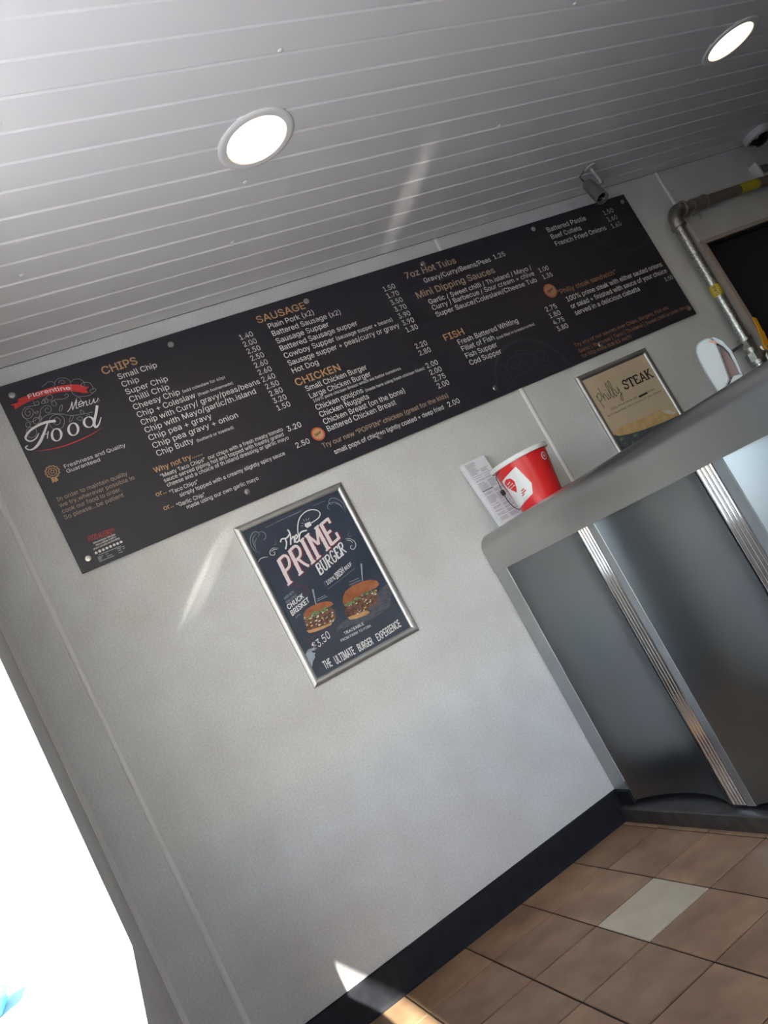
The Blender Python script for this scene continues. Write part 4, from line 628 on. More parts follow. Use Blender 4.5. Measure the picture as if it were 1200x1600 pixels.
SWIRL=[[(139.4,49.2),(150.6,46.3),(165.3,40.0),(179.3,45.1),(183.2,55.1),(175.0,60.1)],[(180.2,52.6),(197.6,40.1),(217.0,42.4),(231.3,57.1),(228.7,77.6),(222.4,98.9),(226.2,116.9),(242.2,127.6),(268.9,132.9),(288.7,126.0),(298.9,121.7),(294.0,113.7),(280.5,115.8),(277.7,124.3),(288.1,127.2)],[(234.0,65.2),(250.8,59.5),(267.9,68.1),(272.4,86.5),(263.6,95.2),(259.9,86.7),(271.3,81.4),(288.6,87.7),(293.1,106.1),(290.4,117.1)],[(195.1,55.7),(204.2,48.6),(213.0,51.9),(214.3,60.4),(206.4,62.7),(203.5,55.0)],[(93.6,88.0),(94.6,104.6),(105.7,106.5),(108.1,95.8),(96.9,96.2)],[(104.8,108.5),(82.7,104.7),(61.7,103.6),(46.8,116.2),(43.6,133.3),(55.1,143.3),(70.5,139.1),(80.4,124.6),(76.1,111.4),(62.6,110.8),(54.3,121.4),(57.0,133.9),(67.9,131.2),(70.3,120.7),(63.9,121.9)],[(45.1,120.2),(47.0,139.2),(57.3,156.9),(77.4,155.6),(94.2,143.7),(105.8,125.1),(124.5,118.3),(136.6,127.5),(133.1,142.5),(118.8,146.2),(115.5,133.4),(124.6,127.6),(128.5,134.6)],[(115.0,103.1),(132.9,93.5),(150.1,86.0),(157.9,95.9),(147.6,106.1),(137.4,99.0)],[(143.4,111.5),(155.4,111.4),(158.0,126.4),(147.8,129.5),(145.1,116.8),(160.6,108.7),(185.9,115.8),(204.6,112.1),(204.1,101.5),(194.5,105.0)],[(79.3,179.3),(96.0,158.2),(122.3,152.2),(154.1,162.1),(182.8,180.2),(219.5,189.7),(254.9,193.9)],[(156.1,195.4),(148.4,206.4),(137.4,212.9),(125.6,213.3),(115.7,207.7),(109.9,197.3),(109.5,184.4),(114.7,172.1),(124.2,163.1),(136.0,159.4),(147.3,162.1),(155.4,170.3),(158.6,182.4),(156.1,195.4)],[(144.9,188.7),(141.3,193.8),(136.3,196.8),(130.8,197.0),(126.2,194.4),(123.5,189.6),(123.4,183.7),(125.8,178.0),(130.2,173.8),(135.6,172.1),(140.8,173.4),(144.6,177.2),(146.0,182.7),(144.9,188.7)],[(53.2,166.8),(51.0,170.1),(47.7,172.1),(44.1,172.3),(41.1,170.6),(39.4,167.4),(39.3,163.5),(40.8,159.7),(43.7,157.0),(47.2,155.9),(50.5,156.6),(53.0,159.2),(54.0,162.8),(53.2,166.8)],[(61.1,199.5),(56.0,207.0),(48.6,211.4),(40.7,211.7),(34.0,207.9),(30.0,200.8),(29.8,192.0),(33.2,183.6),(39.6,177.5),(47.5,175.0),(55.1,176.8),(60.6,182.4),(62.8,190.7),(61.1,199.5)],[(85.2,163.2),(82.0,167.9),(77.4,170.7),(72.4,170.9),(68.1,168.6),(65.7,164.1),(65.5,158.6),(67.7,153.3),(71.7,149.4),(76.7,147.9),(81.5,149.0),(84.9,152.5),(86.3,157.6),(85.2,163.2)],[(236.9,139.8),(232.6,144.9),(226.7,146.2),(221.9,143.1),(220.5,137.2),(223.2,131.1),(228.6,127.7),(234.3,128.6),(237.6,133.4),(236.9,139.8)],[(115.9,105.7),(127.6,93.9),(124.5,109.0),(115.9,105.7)],[(127.0,107.6),(137.4,95.2),(135.4,109.4),(127.0,107.6)],[(155.8,153.5),(164.1,140.4),(173.8,134.7),(166.3,150.5),(155.8,153.5)],[(169.9,200.8),(183.7,182.9),(189.8,187.6),(178.6,199.5),(169.9,200.8)],[(216.9,186.3),(220.0,174.4),(227.4,181.0),(225.7,189.7)],[(229.3,200.5),(239.0,197.2),(240.9,205.0)],[(196.8,199.6),(209.0,195.0),(215.2,204.4),(206.9,209.6),(196.8,199.6)],[(81.8,130.6),(94.0,129.8),(88.7,136.0),(81.8,130.6)],[(85.9,158.9),(94.2,148.3),(92.5,159.1),(85.9,158.9)],[(295.0,159.4),(285.3,170.0)]]
FA=[[(60.5,613.9),(147.7,620.1)],[(69.2,626.8),(144.0,626.5)],[(73.1,636.6),(141.9,635.3)],[(61.1,645.4),(151.0,643.8)],[(67.3,668.2),(144.3,669.1)],[(61.6,675.1),(80.2,675.7)],[(61.3,679.9),(75.2,681.0)],[(61.0,684.7),(70.8,684.9)],[(61.4,689.9),(111.0,690.3)],[(88.8,674.7),(96.7,675.3)],[(88.5,683.5),(106.6,683.9)],[(127.3,674.3),(142.1,674.1)],[(128.1,680.7),(139.1,680.8)],[(127.4,688.4),(141.1,688.7)],[(145.1,673.5),(153.2,674.1)],[(145.2,679.5),(153.4,679.7)]]
FAI=[(63.9,658.3),(76.4,657.6),(88.6,657.6),(101.0,657.3),(113.4,657.0),(126.0,656.7),(137.7,657.0),(149.8,656.8)]
P_TL=[[(43.1,118.2),(30.2,104.6),(26.1,83.6),(31.6,62.7),(44.5,47.2),(59.8,42.0),(70.5,50.2),(68.5,60.1),(59.9,62.7)],[(36.2,105.3),(35.6,81.6),(44.4,59.9),(61.8,50.6)],[(70.5,50.2),(84.4,52.2),(91.0,65.9),(83.2,79.6),(72.8,79.2)],[(36.3,96.8),(43.2,76.5),(56.4,65.4)]]
P_TR=[[(398.2,116.4),(409.1,94.0),(407.8,70.8),(393.4,50.1),(376.1,43.5),(362.6,51.2),(365.1,63.6),(377.5,62.2)],[(401.4,102.0),(398.0,80.1),(386.0,63.6),(366.2,57.3),(351.9,62.4),(347.9,74.1),(355.8,80.7)],[(401.4,95.2),(393.3,75.8),(380.3,65.6)]]
P_LINES=[[(101.5,43.8),(253.6,39.6)],[(148.0,41.5),(246.9,42.0)],[(299.4,40.9),(351.1,42.6)]]
P_LOOP=[(198.5,125.2),(202.5,105.1),(218.5,77.2),(237.8,59.3),(265.1,50.0),(290.8,52.8),(308.7,65.9),(310.2,80.0),(295.1,91.2),(262.7,96.8)]
P_SPAT=[(240.0,88.9),(261.9,89.8),(260.7,104.8),(241.5,107.2),(235.3,97.8)]
P_RAYS=[[(230.8,93.6),(222.6,92.2)],[(236.4,87.3),(229.7,81.3)],[(244.5,82.1),(242.1,72.2)],[(252.4,82.5),(253.1,72.6)],[(259.0,82.7),(264.6,76.4)]]
P_THE=[[(126.4,114.2),(136.4,105.8),(154.1,109.5),(172.0,100.2)],[(148.8,107.1),(144.9,127.0),(131.4,144.6)],[(172.3,82.9),(172.0,104.5),(155.6,138.3)],[(163.8,122.6),(179.9,114.6),(172.4,137.3)],[(177.0,128.5),(192.1,122.3),(191.6,113.3),(180.7,121.5),(178.6,137.9),(191.2,134.9),(209.6,112.7),(235.3,114.6)]]
P_FLL=[[(111.8,103.3),(108.8,114.9)],[(98.5,112.3),(109.8,115.3)],[(110.5,130.7),(91.4,122.0),(75.5,129.6),(74.6,142.1),(86.9,145.6),(90.3,136.5),(84.1,134.5)],[(105.2,132.6),(90.5,128.0),(79.6,132.4)],[(18.7,148.0),(31.6,139.2),(46.7,138.6),(62.2,144.0)]]
P_FLR=[[(380.3,182.6),(366.6,196.5)],[(366.5,200.9),(382.5,201.5)],[(349.5,202.2),(367.2,208.0),(379.1,224.5),(376.8,241.3),(362.4,250.3),(353.3,241.6),(360.0,233.6),(365.4,238.3)],[(353.1,208.3),(367.0,216.8),(371.4,229.9)],[(381.1,220.9),(380.5,243.0)]]
P_PRIME=[(77.5,264.5),(79.5,169.9),(336.6,191.9),(335.0,102.1)]
P_BURG=[(200.3,284.3),(200.1,243.2),(333.5,248.1),(334.5,204.3)]
P_RULE=[(138.8,246.7),(338.0,197.9)]
P_BEEFBOX=[(201.6,310.7),(330.5,295.2),(331.0,315.2),(203.8,339.6)]
P_BEEF=[[(209.1,325.8),(247.2,319.4)],[(251.3,322.6),(289.5,311.1)],[(296.0,307.6),(327.6,300.4)]]
P_BUN1=[(72.1,397.0),(81.7,378.8),(96.1,369.6),(119.0,366.9),(151.7,368.9),(177.4,375.3),(193.2,386.7),(195.0,397.0),(179.7,398.0),(146.4,396.6),(108.1,396.3),(83.4,398.0)]
P_BUN2=[(230.0,418.7),(229.2,406.5),(238.5,389.8),(256.6,374.8),(290.9,367.4),(330.4,369.4),(366.4,378.3),(384.7,391.8),(385.9,407.9),(367.2,413.4),(327.4,411.2),(280.9,412.6),(253.8,416.1)]
P_FILL1=[(74.9,396.1),(109.1,394.5),(178.9,399.4),(188.8,417.3),(183.5,440.4),(161.1,450.2),(127.4,449.7),(87.6,443.7),(65.0,437.0),(68.8,418.3)]
P_FILL2=[(231.9,419.6),(279.8,414.5),(365.1,417.2),(362.6,435.3),(350.7,460.7),(305.8,467.5),(254.8,468.5),(219.4,460.4),(218.8,439.0)]
P_BOT1=[(63.2,436.0),(88.5,441.9),(133.2,448.0),(161.1,450.2),(152.3,457.5),(123.5,457.0),(87.4,452.8),(66.8,447.0)]
P_BOT2=[(219.4,460.4),(256.4,465.5),(294.7,469.2),(303.5,480.6),(286.4,484.0),(248.6,479.5),(222.7,472.4)]
P_SLATE=[(154.7,488.7),(174.3,470.7),(261.0,457.4),(416.8,417.7),(422.4,444.6),(385.8,494.5),(336.4,503.8),(273.9,506.2),(212.9,490.0)]
P_FORK1=[(152.3,315.4),(137.2,368.8)]
P_FORK2=[(361.9,309.8),(334.2,369.3)]
P_CHUCK=[[(44.8,305.5),(86.5,297.9)],[(43.7,321.1),(90.1,313.5)],[(40.9,342.7),(110.9,328.2)],[(42.7,367.8),(122.3,350.0)]]
P_CAP=[[(150.7,354.4),(184.0,354.1)],[(147.3,360.7),(187.8,360.6)],[(287.2,351.3),(326.7,353.2)],[(282.0,360.8),(329.1,362.6)]]
P_PRICE=[(48.8,467.5),(149.3,462.9),(142.3,491.8),(57.6,512.9)]
P_E=[[(55.8,496.0),(70.9,496.9)],[(74.9,507.2),(130.8,495.2)]]
P_HAND=[(20.7,505.3),(38.2,496.2),(58.7,497.6),(67.8,505.4),(59.9,508.6),(44.6,506.2),(48.3,512.6),(56.6,519.1),(49.3,522.2),(48.1,530.6),(34.1,539.2),(24.7,552.3),(17.9,556.4),(19.3,536.1)]
P_TR1=[[(180.2,510.8),(262.3,510.7)],[(157.2,526.9),(283.8,529.0)],[(61.5,584.9),(90.2,584.9)],[(105.6,587.4),(184.0,586.6)],[(201.1,587.0),(261.3,586.5)],[(281.2,587.2),(386.7,578.7)]]
P_DECO=[[(101.0,283.9),(116.4,277.2),(117.2,284.6),(105.7,288.5)],[(115.3,288.4),(131.5,293.8),(137.1,305.8),(134.0,320.7),(121.5,321.7),(119.8,306.9),(134.3,302.1)],[(50.6,379.5),(62.9,374.1),(71.4,376.0)],[(69.7,521.3),(91.4,516.4),(89.4,524.5)],[(57.6,512.9),(59.4,522.8),(48.1,530.6)]]
# ================================================================== the setting
# floor with its tiles
fl = MB().box(XL, XR, YF, 0.0, -0.10, -0.004).box(0, 1.05, YF - .8, YF, -.10, -.004).ob('floor', 'grout')
struct(fl)
TP = 0.2455
xl = [XL] + [1.0195 + TP * k for k in range(-4, 3)] + [1.625]
yl = [0.0] + [-0.226 - TP * k for k in range(20)] + [YF]
G2 = 0.0031
tile_cache = {}


def tile_mesh(w, d):
    k = (round(w, 4), round(d, 4))
    if k not in tile_cache:
        b = 0.0018
        z0, z1, z2 = -0.012, -0.0012, 0.0
        v = []
        for z, i in ((z0, 0), (z1, 0), (z2, b)):
            v += [(-w / 2 + i, -d / 2 + i, z), (w / 2 - i, -d / 2 + i, z), (w / 2 - i, d / 2 - i, z), (-w / 2 + i, d / 2 - i, z)]
        f = [(8, 9, 10, 11)]
        for r in (0, 4):
            for q in range(4):
                f.append((r + q, r + (q + 1) % 4, r + 4 + (q + 1) % 4, r + 4 + q))
        me = bpy.data.meshes.new('floor_tile')
        me.from_pydata(v, [], f)
        me.materials.append(MATS['tile_tan'])
        tile_cache[k] = me
    return tile_cache[k]


for i in range(len(xl) - 1):
    for j in range(len(yl) - 1):
        x0, x1 = xl[i] + G2, xl[i + 1] - G2
        y0, y1 = yl[j] - G2, yl[j + 1] + G2
        me = tile_mesh(x1 - x0, y0 - y1)
        pale = abs((x0 + x1) / 2 - 1.142) < .03 and abs((y0 + y1) / 2 + .594) < .03
        if pale:
            me = me.copy()
            me.materials.clear()
            me.materials.append(MATS['tile_pale'])
        o = place('floor_tile', me, ((x0 + x1) / 2, (y0 + y1) / 2, random.uniform(-.0004, .0004)), fl)
        if pale:
            o['label'] = 'single paler cream floor tile'

# ceiling with its ribbed panels
ce = struct(MB().box(XL, XR, YF, 0.0, ZC + .013, ZC + .10).ob('ceiling', 'ceiling_slab'))


def ceiling_panel(y0, y1):
    pts = [(y0 - .0006, ZC + .012), (y0 - .0006, ZC + .0045), (y0 - .0050, ZC)]
    y = y1 + .099 * 3
    for k in (2, 1):
        r = y1 + .099 * k
        if r < y0 - .02:
            pts += [(r + .0070, ZC), (r + .0035, ZC + .0045), (r - .0035, ZC + .0045), (r - .0070, ZC)]
    pts += [(y1 + .0050, ZC), (y1 + .0006, ZC + .0045), (y1 + .0006, ZC + .012)]
    return MB().prism(pts, 0, XL, XR)


ys = [0.0] + [-.282 - .297 * k for k in range(16)] + [YF]
pan = None
for k in range(len(ys) - 1):
    if pan is not None and abs((ys[k] - ys[k + 1]) - .297) < 1e-4:
        place('ceiling_panel', pan.data, (ORG[pan].x, ORG[pan].y - .297 * (k - 1), ORG[pan].z), ce)
    else:
        o = ceiling_panel(ys[k], ys[k + 1]).ob('ceiling_panel', 'ceiling_pvc', ce)
        if k == 1:
            pan = o
scr = None
for x, y in ((1.062, -1.184), (1.055, -.698), (1.063, -.392), (.371, -.511), (2.077, -.683), (3.164, -.685), (2.077, -1.186), (.371, -1.1)):
    if scr is None:
        scr = MB().lathe([(.0075, 0), (.0070, -.002), (.004, -.0035), (.001, -.004)], (x, y, ZC + .0005), n=12).ob('screw', 'lamp_ring', ce, True, org=(x, y, ZC))
    else:
        place('screw', scr.data, (x, y, ZC), ce)

# back wall: plaster behind, cladding panels, cover strips over the joints
HX0, HX1, HZ0, HZ1 = 3.553, 4.75, 1.02, 1.994
w = MB()
w.box(XL, HX0, .006, .12, -.1, ZC + .1).box(HX1, XR, .006, .12, -.1, ZC + .1)
w.box(HX0, HX1, .006, .12, HZ1, ZC + .1).box(HX0, HX1, .006, .12, -.1, HZ0)
wb = struct(w.ob('wall_back', 'wall_plaster'))
for a, b in ((XL, .080), (.080, 2.112), (2.112, HX0)):
    MB().box(a + .0008, b - .0008, 0, .006, 0, ZC).ob('cladding_panel', 'wall_laminate', wb, org=(0, 0, 0))
MB().box(HX0 + .0008, XR, 0, .006, HZ1 + .002, ZC).ob('cladding_panel', 'wall_laminate', wb, org=(0, 0, 0))
MB().box(HX0 + .0008, HX1, 0, .006, 0, HZ0).ob('cladding_panel', 'wall_laminate', wb, org=(0, 0, 0))
MB().box(HX1, XR, 0, .006, 0, HZ1).ob('cladding_panel', 'wall_laminate', wb, org=(0, 0, 0))


def half_round(x, wd, h, z0, z1, name='joint_strip'):
    pr = [(x - wd / 2, 0.0), (x - wd / 2, -h * .35), (x - wd * .32, -h * .85), (x, -h), (x + wd * .32, -h * .85), (x + wd / 2, -h * .35), (x + wd / 2, 0.0)]
    return MB().prism(pr, 2, z0, z1).ob(name, 'strip_plastic', wb, True)


half_round(.080, .021, .0055, .109, ZC - .001)
half_round(2.112, .021, .0055, .02, ZC - .001)
half_round(3.543, .021, .0055, HZ1 + .002, ZC - .001)
cv = [(XL, 0), (XL, -.016), (XL + .003, -.016), (XL + .009, -.009), (XL + .016, -.003), (XL + .016, 0)]
struct(MB().prism(cv, 2, .109, ZC - .001).ob('trim_1', 'strip_plastic', None, True))

# dark hatch in the back wall
fr = MB()
t = .022
fr.bbox(HX0 - .006, HX1 + .006, -.012, .05, HZ1 - t, HZ1, .003).bbox(HX0 - .006, HX0 + t, -.012, .05, HZ0, HZ1 - t, .003)
fr.bbox(HX1 - t, HX1 + .006, -.012, .05, HZ0, HZ1 - t, .003).bbox(HX0 - .006, HX1 + .006, -.012, .05, HZ0 - .03, HZ0, .003)
h2 = struct(fr.ob('window_2', 'frame_paint'))
MB().box(HX0 + t, HX1 - t, .030, .036, HZ0, HZ1 - t).ob('pane', 'dark_glass', h2)
rb = MB().box(HX0 + t, HX1 - t, .012, .030, HZ1 - t - .014, HZ1 - t).box(HX0 + t, HX0 + t + .012, .012, .030, HZ0, HZ1 - t - .014)
rb.ob('inner_rebate', 'plastic_black', h2)

# shopfront wall on the left with its big window
WY0, WY1, WZ0, WZ1 = -0.885, -3.30, 0.735, 2.30
w = MB()
TH = .012
w.box(XL - TH, XL, WY0, .12, -.1, ZC + .1).box(XL - TH, XL, YF - .1, WY1, -.1, ZC + .1)
w.box(XL - TH, XL, WY1, WY0, -.1, WZ0).box(XL - TH, XL, WY1, WY0, WZ1, ZC + .1)
wlf = struct(w.ob('wall_left', 'wall_laminate', org=(0, 0, 0)))
w1 = MB()
xo = XL - TH
w1.box(xo - .05, xo, WY0, WY0 + .06, WZ0 - .05, WZ1 + .06).box(xo - .05, xo, WY1 - .06, WY1, WZ0 - .05, WZ1 + .06)
w1.box(xo - .05, xo, WY1, WY0, WZ1, WZ1 + .06).box(xo - .05, xo, WY1, WY0, WZ0 - .05, WZ0 - .002)
w1 = struct(w1.ob('window_1', 'sill_white'))
MB().box(xo - .006, xo, WY1, WY0, WZ0 - .002, WZ1).ob('pane', 'window_glass', w1)
MB().bbox(xo - .20, xo - .05, WY1 - .1, WY0 + .1, WZ0 - .05, WZ0 - .012, .004).ob('outer_sill', 'sill_white', w1)

struct(MB().box(XR, XR + .1, YF - .1, .12, -.1, ZC + .1).ob('wall_right', 'wall_plaster'))
DX0, DX1, DZ1, DY = 0.0, 1.05, 2.2, YF - .70       # unseen glass door and short lobby, added to light the back wall
struct(MB().box(XL - TH, DX0, DY - .1, YF, -.1, ZC + .1).box(DX1, DX1 + .1, DY - .1, YF, -.1, ZC + .1).box(DX1 + .1, XR, YF - .1, YF, -.1, ZC + .1).box(DX0, DX1, DY - .1, YF, DZ1, ZC + .1).ob('wall_front', 'wall_plaster'))
d1 = MB().bbox(DX0, DX0 + .06, DY - .08, DY - .02, 0, DZ1, .003).bbox(DX1 - .06, DX1, DY - .08, DY - .02, 0, DZ1, .003)
d1.bbox(DX0 + .06, DX1 - .06, DY - .08, DY - .02, DZ1 - .06, DZ1, .003).bbox(DX0 + .06, DX1 - .06, DY - .08, DY - .02, 0, .10, .003)
d1 = struct(d1.ob('added_door', 'snap_alu'))
MB().box(DX0 + .06, DX1 - .06, DY - .053, DY - .047, .10, DZ1 - .06).ob('pane', 'window_glass', d1)
MB().tube([(DX1 - .12, DY - .05, .85), (DX1 - .12, DY + .03, .88), (DX1 - .12, DY + .03, 1.32), (DX1 - .12, DY - .05, 1.35)], .012, 10).ob('door_handle', 'snap_alu', d1, True)
struct(MB().box(-3.2, 12, -45, DY - .1, -.25, -.12).ob('pavement', 'pavement'))

# black coved skirting
sk = [(0, 0), (-.024, 0), (-.0185, .006), (-.0165, .016), (-.0150, .096), (-.0120, .1075), (-.006, .109), (0, .109)]
struct(MB().prism(sk, 0, XL, 1.60).ob('baseboard_back', 'skirting_black', None, True))
sk2 = [(XL, 0), (XL + .024, 0), (XL + .0185, .006), (XL + .0165, .016), (XL + .015, .096), (XL + .012, .1075), (XL + .006, .109), (XL, .109)]
struct(MB().prism(sk2, 1, YF, -.024).ob('baseboard_left', 'skirting_black', None, True))

# street outside
struct(MB().box(-3.2, XL - TH - .004, DY - .1, 60, -.25, -.12).ob('pavement', 'pavement'))
struct(MB().box(-60, -3.2, -45, 60, -.34, -.24).ob('road', 'asphalt'))

# ================================================================== downlights
LG = 'round recessed ceiling downlights'


def downlight(x, y, label, first=None):
    t_ = thing('ceiling_downlight', (x, y, ZC), label, 'ceiling light', LG)
    if first is None:
        ring = MB().lathe([(.119, .004), (.119, -.0015), (.115, -.0045), (.108, -.0055), (.094, -.0045), (.0915, -.001), (.0915, .004)], (x, y, ZC), n=64, close=False)
        a = ring.ob('trim_ring', 'lamp_ring', t_, True, org=(x, y, ZC))
        b = MB().lathe([(.0915, 0), (.0915, -.0012), (.0001, -.0012)], (x, y, ZC), n=48, close=False).ob('diffuser', 'lamp_glow', t_, org=(x, y, ZC))
        return a, b
    for s_ in first:
        c = s_.copy()
        COL.objects.link(c)
        c.parent = t_
        ORG[c] = Vector((x, y, ZC))


dl = downlight(1.057, -.878, 'lit round ceiling downlight above the menu board, nearer the camera')
downlight(3.163, -.876, 'lit round ceiling downlight at the upper right corner, farther away', dl)

# ================================================================== menu board
BX, BZ = 0.21, 2.36
bt = thing('menu_board', (BX + 1.516, 0, BZ - .705), 'long black menu board with white and orange lettering screwed to wall', 'menu board')
MB().bbox(BX - .002, BX + 3.033, -.0145, -.007, BZ - .704, BZ - .004, .0008).ob('board_panel', 'board_black', bt)
bp = Print(BX, BZ, -.0145, bt)
sc0 = None
for x, y in ((41, 48), (613, 45), (1190, 42), (1770, 39), (2408, 37), (2997, 41), (34, 666), (614, 665), (1190, 664), (1778, 662), (2400, 664), (3006, 668)):
    c = (BX + x / 1000, -.0145, BZ - y / 1000)
    if sc0 is None:
        sc0 = MB().lathe([(.0115, 0), (.0115, .0035), (.0095, .0055), (.004, .0062), (.0001, .0062)], c, (0, -1, 0), 20).ob('cap_screw', 'screw_steel', bt, True, org=c)
    else:
        place('cap_screw', sc0.data, c, bt)
    MB().tube([(c[0], -.007, c[2]), (c[0], -.0005, c[2])], .008, 8).ob('spacer', 'plastic_black', bt)

W_, O_, T_ = 'ink_white', 'ink_orange', 'ink_tan'


def L(s, x0, y, x1=None, cap=21.0, mat=W_, bold=0.004, name='lettering'):
    text(bp, name, s, x0, y, x1, y, cap, mat, bold)


L('CHIPS', 346, 76, 473, 29, O_, .022)
for i, (s, x1) in enumerate((('Small Chip', 531), ('Chip', 449), ('Super Chip', 544), ('Chilli Chip', 535), ('Cheesy Chip', 561), ('Chip + Coleslaw', 607),
                             ('Chip with Curry/ gravy/peas/beans', 854), ('Chip with Mayo/garlic/th.island', 822), ('Chip pea + gravy', 626), ('Chip pea gravy + onion', 716), ('Chip Butty', 525))):
    L(s, 387, 111 + 31.3 * i, x1)
for i, s in enumerate(('1.40', '2.00', '2.50', '2.50', '2.60', '2.60', '2.40', '2.50', '2.80', '3.20', '1.50')):
    L(s, 866, 111 + 31.2 * i, 921, 21)
L('(add coleslaw for 40p)', 572, 235, 740, 11)
L('(fresh homemade)', 618, 266, 757, 11)
L('(butterd or toasted)', 536, 427, 680, 11)
L('Why not try......', 353, 477, 531, 19, O_, .016)
L('“Meaty Taco Chips”  our chips with a fresh meaty tomato', 364, 502, 847, 14.5)
L('sauce served piping hot and topped with freshly grated', 368, 521, 840, 14.5)
L('cheese and a choice of th.island dressing or garlic mayo', 370, 540, 852, 14.5)
L('3.20', 863, 513, 921, 21, W_, .008)
L('or..', 321, 558, 357, 17, O_, .016)
L('“Taco Chips”', 367, 568, 473, 14.5)
L('simply topped with a creamy slightly spicy sauce', 394, 590, 810, 14.5)
L('2.50', 863, 584, 920, 21)
L('or..', 324, 613, 358, 17, O_, .016)
L('“Garlic Chip”', 369, 620, 475, 14.5)
L('made using our own garlic mayo', 397, 639, 675, 14.5)
L('Freshness and Quality', 92, 351, 304, 13.5, W_, 0)
L('Guaranteed', 92, 369, 206, 13.5, W_, 0)
L('In order to maintain quality', 26, 449, 267, 14.5, T_, 0)
L('we try,wherever possible to', 25, 471, 282, 14.5, T_, 0)
L('cook our food to order.', 24, 493, 226, 14.5, T_, 0)
L('So please...be patient', 22, 515, 224, 14.5, T_, 0)
L('SAUSAGE', 962, 69, 1175, 29, O_, .018)
for i, (s, x1) in enumerate((('Plain Pork (x2)', 1195), ('Battered Sausage (x2)', 1302), ('Sausage Supper', 1229), ('Battered Sausage supper', 1346), ('Cowboy Supper', 1218), ('Sausage supper + peas/curry or gravy', 1515), ('Hot Dog', 1108))):
    L(s, 993, 104 + 33.5 * i, x1, 22)
L('(sausage supper + beans)', 1228, 237, 1499, 17)
for i, s in enumerate(('1.50', '1.70', '3.50', '3.70', '3.90', '3.90', '1.30')):
    L(s, 1533, 104 + 33.3 * i, 1591, 22)
L('CHICKEN', 982, 358, 1180, 29, O_, .018)
for s, y, x1 in (('Small Chicken Burger', 391, 1286), ('Large Chicken Burger', 423, 1287), ('Chicken goujons', 475, 1221), ('Chicken Nuggets', 506, 1231), ('Chicken Breast (on the bone)', 538, 1387), ('Battered Chicken Breast', 569, 1325)):
    L(s, 1008, y, x1, 22)
L('100% pure chicken Breast which we batter ourselves', 1012, 442, 1421, 12)
L('(made here using fresh chicken fillets)', 1232, 477, 1520, 12)
for s, y in (('2.20', 383), ('2.80', 416), ('2.00', 477), ('2.00', 509), ('2.75', 542), ('2.00', 574), ('2.00', 662)):
    L(s, 1533, y, 1591, 22)
L('Try our new “POPPIN” chicken (great for the kids)', 957, 622, 1555, 19, T_, .01)
L('small pops of chicken lightly coated + deep fried', 989, 661, 1509, 19)
L('7oz Hot Tubs', 1661, 80, 1930, 29, 'ink_tan', .018)
L('Gravy/Curry/Beans/Peas', 1732, 123, 2101, 22)
L('1.25', 2122, 119, 2188, 22)
L('Mini Dipping Sauces', 1662, 179, 2089, 29, 'ink_tan', .018)
L('Garlic / Sweet chilli / Th.island / Mayo /', 1700, 220, 2280, 22)
L('Curry / Barbecue / Sour cream + chive', 1700, 250, 2276, 22)
L('Super Sauce/Coleslaw/Cheese Tub', 1700, 283, 2270, 22)
L('1.00', 2310, 247, 2368, 22)
L('1.35', 2310, 283, 2368, 22)
L('FISH', 1678, 395, 1780, 29, O_, .018)
for s, y, x1 in (('Fresh Battered Whiting', 431, 2061), ('Fillet of Fish', 464, 1903), ('Fish Supper', 498, 1898), ('Cod Supper', 532, 1900)):
    L(s, 1728, y, x1, 23)
L('(cod fillet in breadcrumbs)', 1914, 468, 2131, 12)
for i, s in enumerate(('2.75', '1.80', '4.75', '3.80')):
    L(s, 2228, 431 + 34.5 * i, 2293, 23)
for s, y, x1 in (('Battered Pastie', 74, 2728), ('Beef Cutlets', 113, 2669), ('French Fried Onions', 152, 2810)):
    L(s, 2478, y, x1, 24)
for i, s in enumerate(('1.50', '1.60', '1.60')):
    L(s, 2847, 78 + 39 * i, 2913, 24)
L('“Philly steak sandwich”', 2341, 377, 2717, 24, 'ink_brown', .004)
L('100% prime steak with either sauted onions', 2365, 421, 3006, 24)
L('or salad + finished with sauce of your choice', 2365, 459, 3010, 24)
L('served in a delicious ciabatta', 2366, 495, 2790, 24)
L('3.50', 2967, 500, 3024, 21)
L('Try any of our sauces over Chips, Burgers, Fish etc', 2268, 630, 2889, 17, 'ink_brown', 0)
L('Garlic | Bagnossi | Taco | Th.island | Sweet chilli or plain Mayo', 2272, 662, 3014, 17, 'ink_brown', 0)
L('for 50p extra (tub £1 each)', 2272, 689, 2589, 17, 'ink_brown', 0)


def disc(cx, cy, r, n=28):
    return [(cx + r * math.cos(2 * math.pi * k / n), cy + r * math.sin(2 * math.pi * k / n)) for k in range(n)]


for cx, cy, r in ((965, 563, 27), (2308, 344, 35)):
    bp.poly('new_badge', disc(cx, cy, r), 'ink_badge' if cx < 1500 else 'ink_badge_dim', .0004)  # right badge darker: the dimmer light at that end is put into its inks
    bp.poly('new_badge_centre', disc(cx, cy, r * .78), 'ink_orange' if cx < 1500 else 'ink_brown', .0007)
    text(bp, 'lettering', 'New', cx - r * .5, cy + r * .28, cx + r * .5, cy - r * .02, r * .42, 'ink_black', .02, .0010)

# faint line drawings of food in circles, cut off by the board's edges


def ghost(lines, w=3.0):
    parts = []
    for l in lines:
        run = []
        for p in catmull(l, 6) if len(l) > 2 else l:
            if 12 < p[1] < 697 and p[0] < 3026:
                run.append(p)
            else:
                if len(run) > 1: parts.append(ribbon2d(run, w, False))
                run = []
        if len(run) > 1: parts.append(ribbon2d(run, w, False))
    return merge2d(parts)


def circ(cx, cy, r, n=48):
    return [(cx + r * math.cos(2 * math.pi * k / n), cy + r * math.sin(2 * math.pi * k / n)) for k in range(n + 1)]


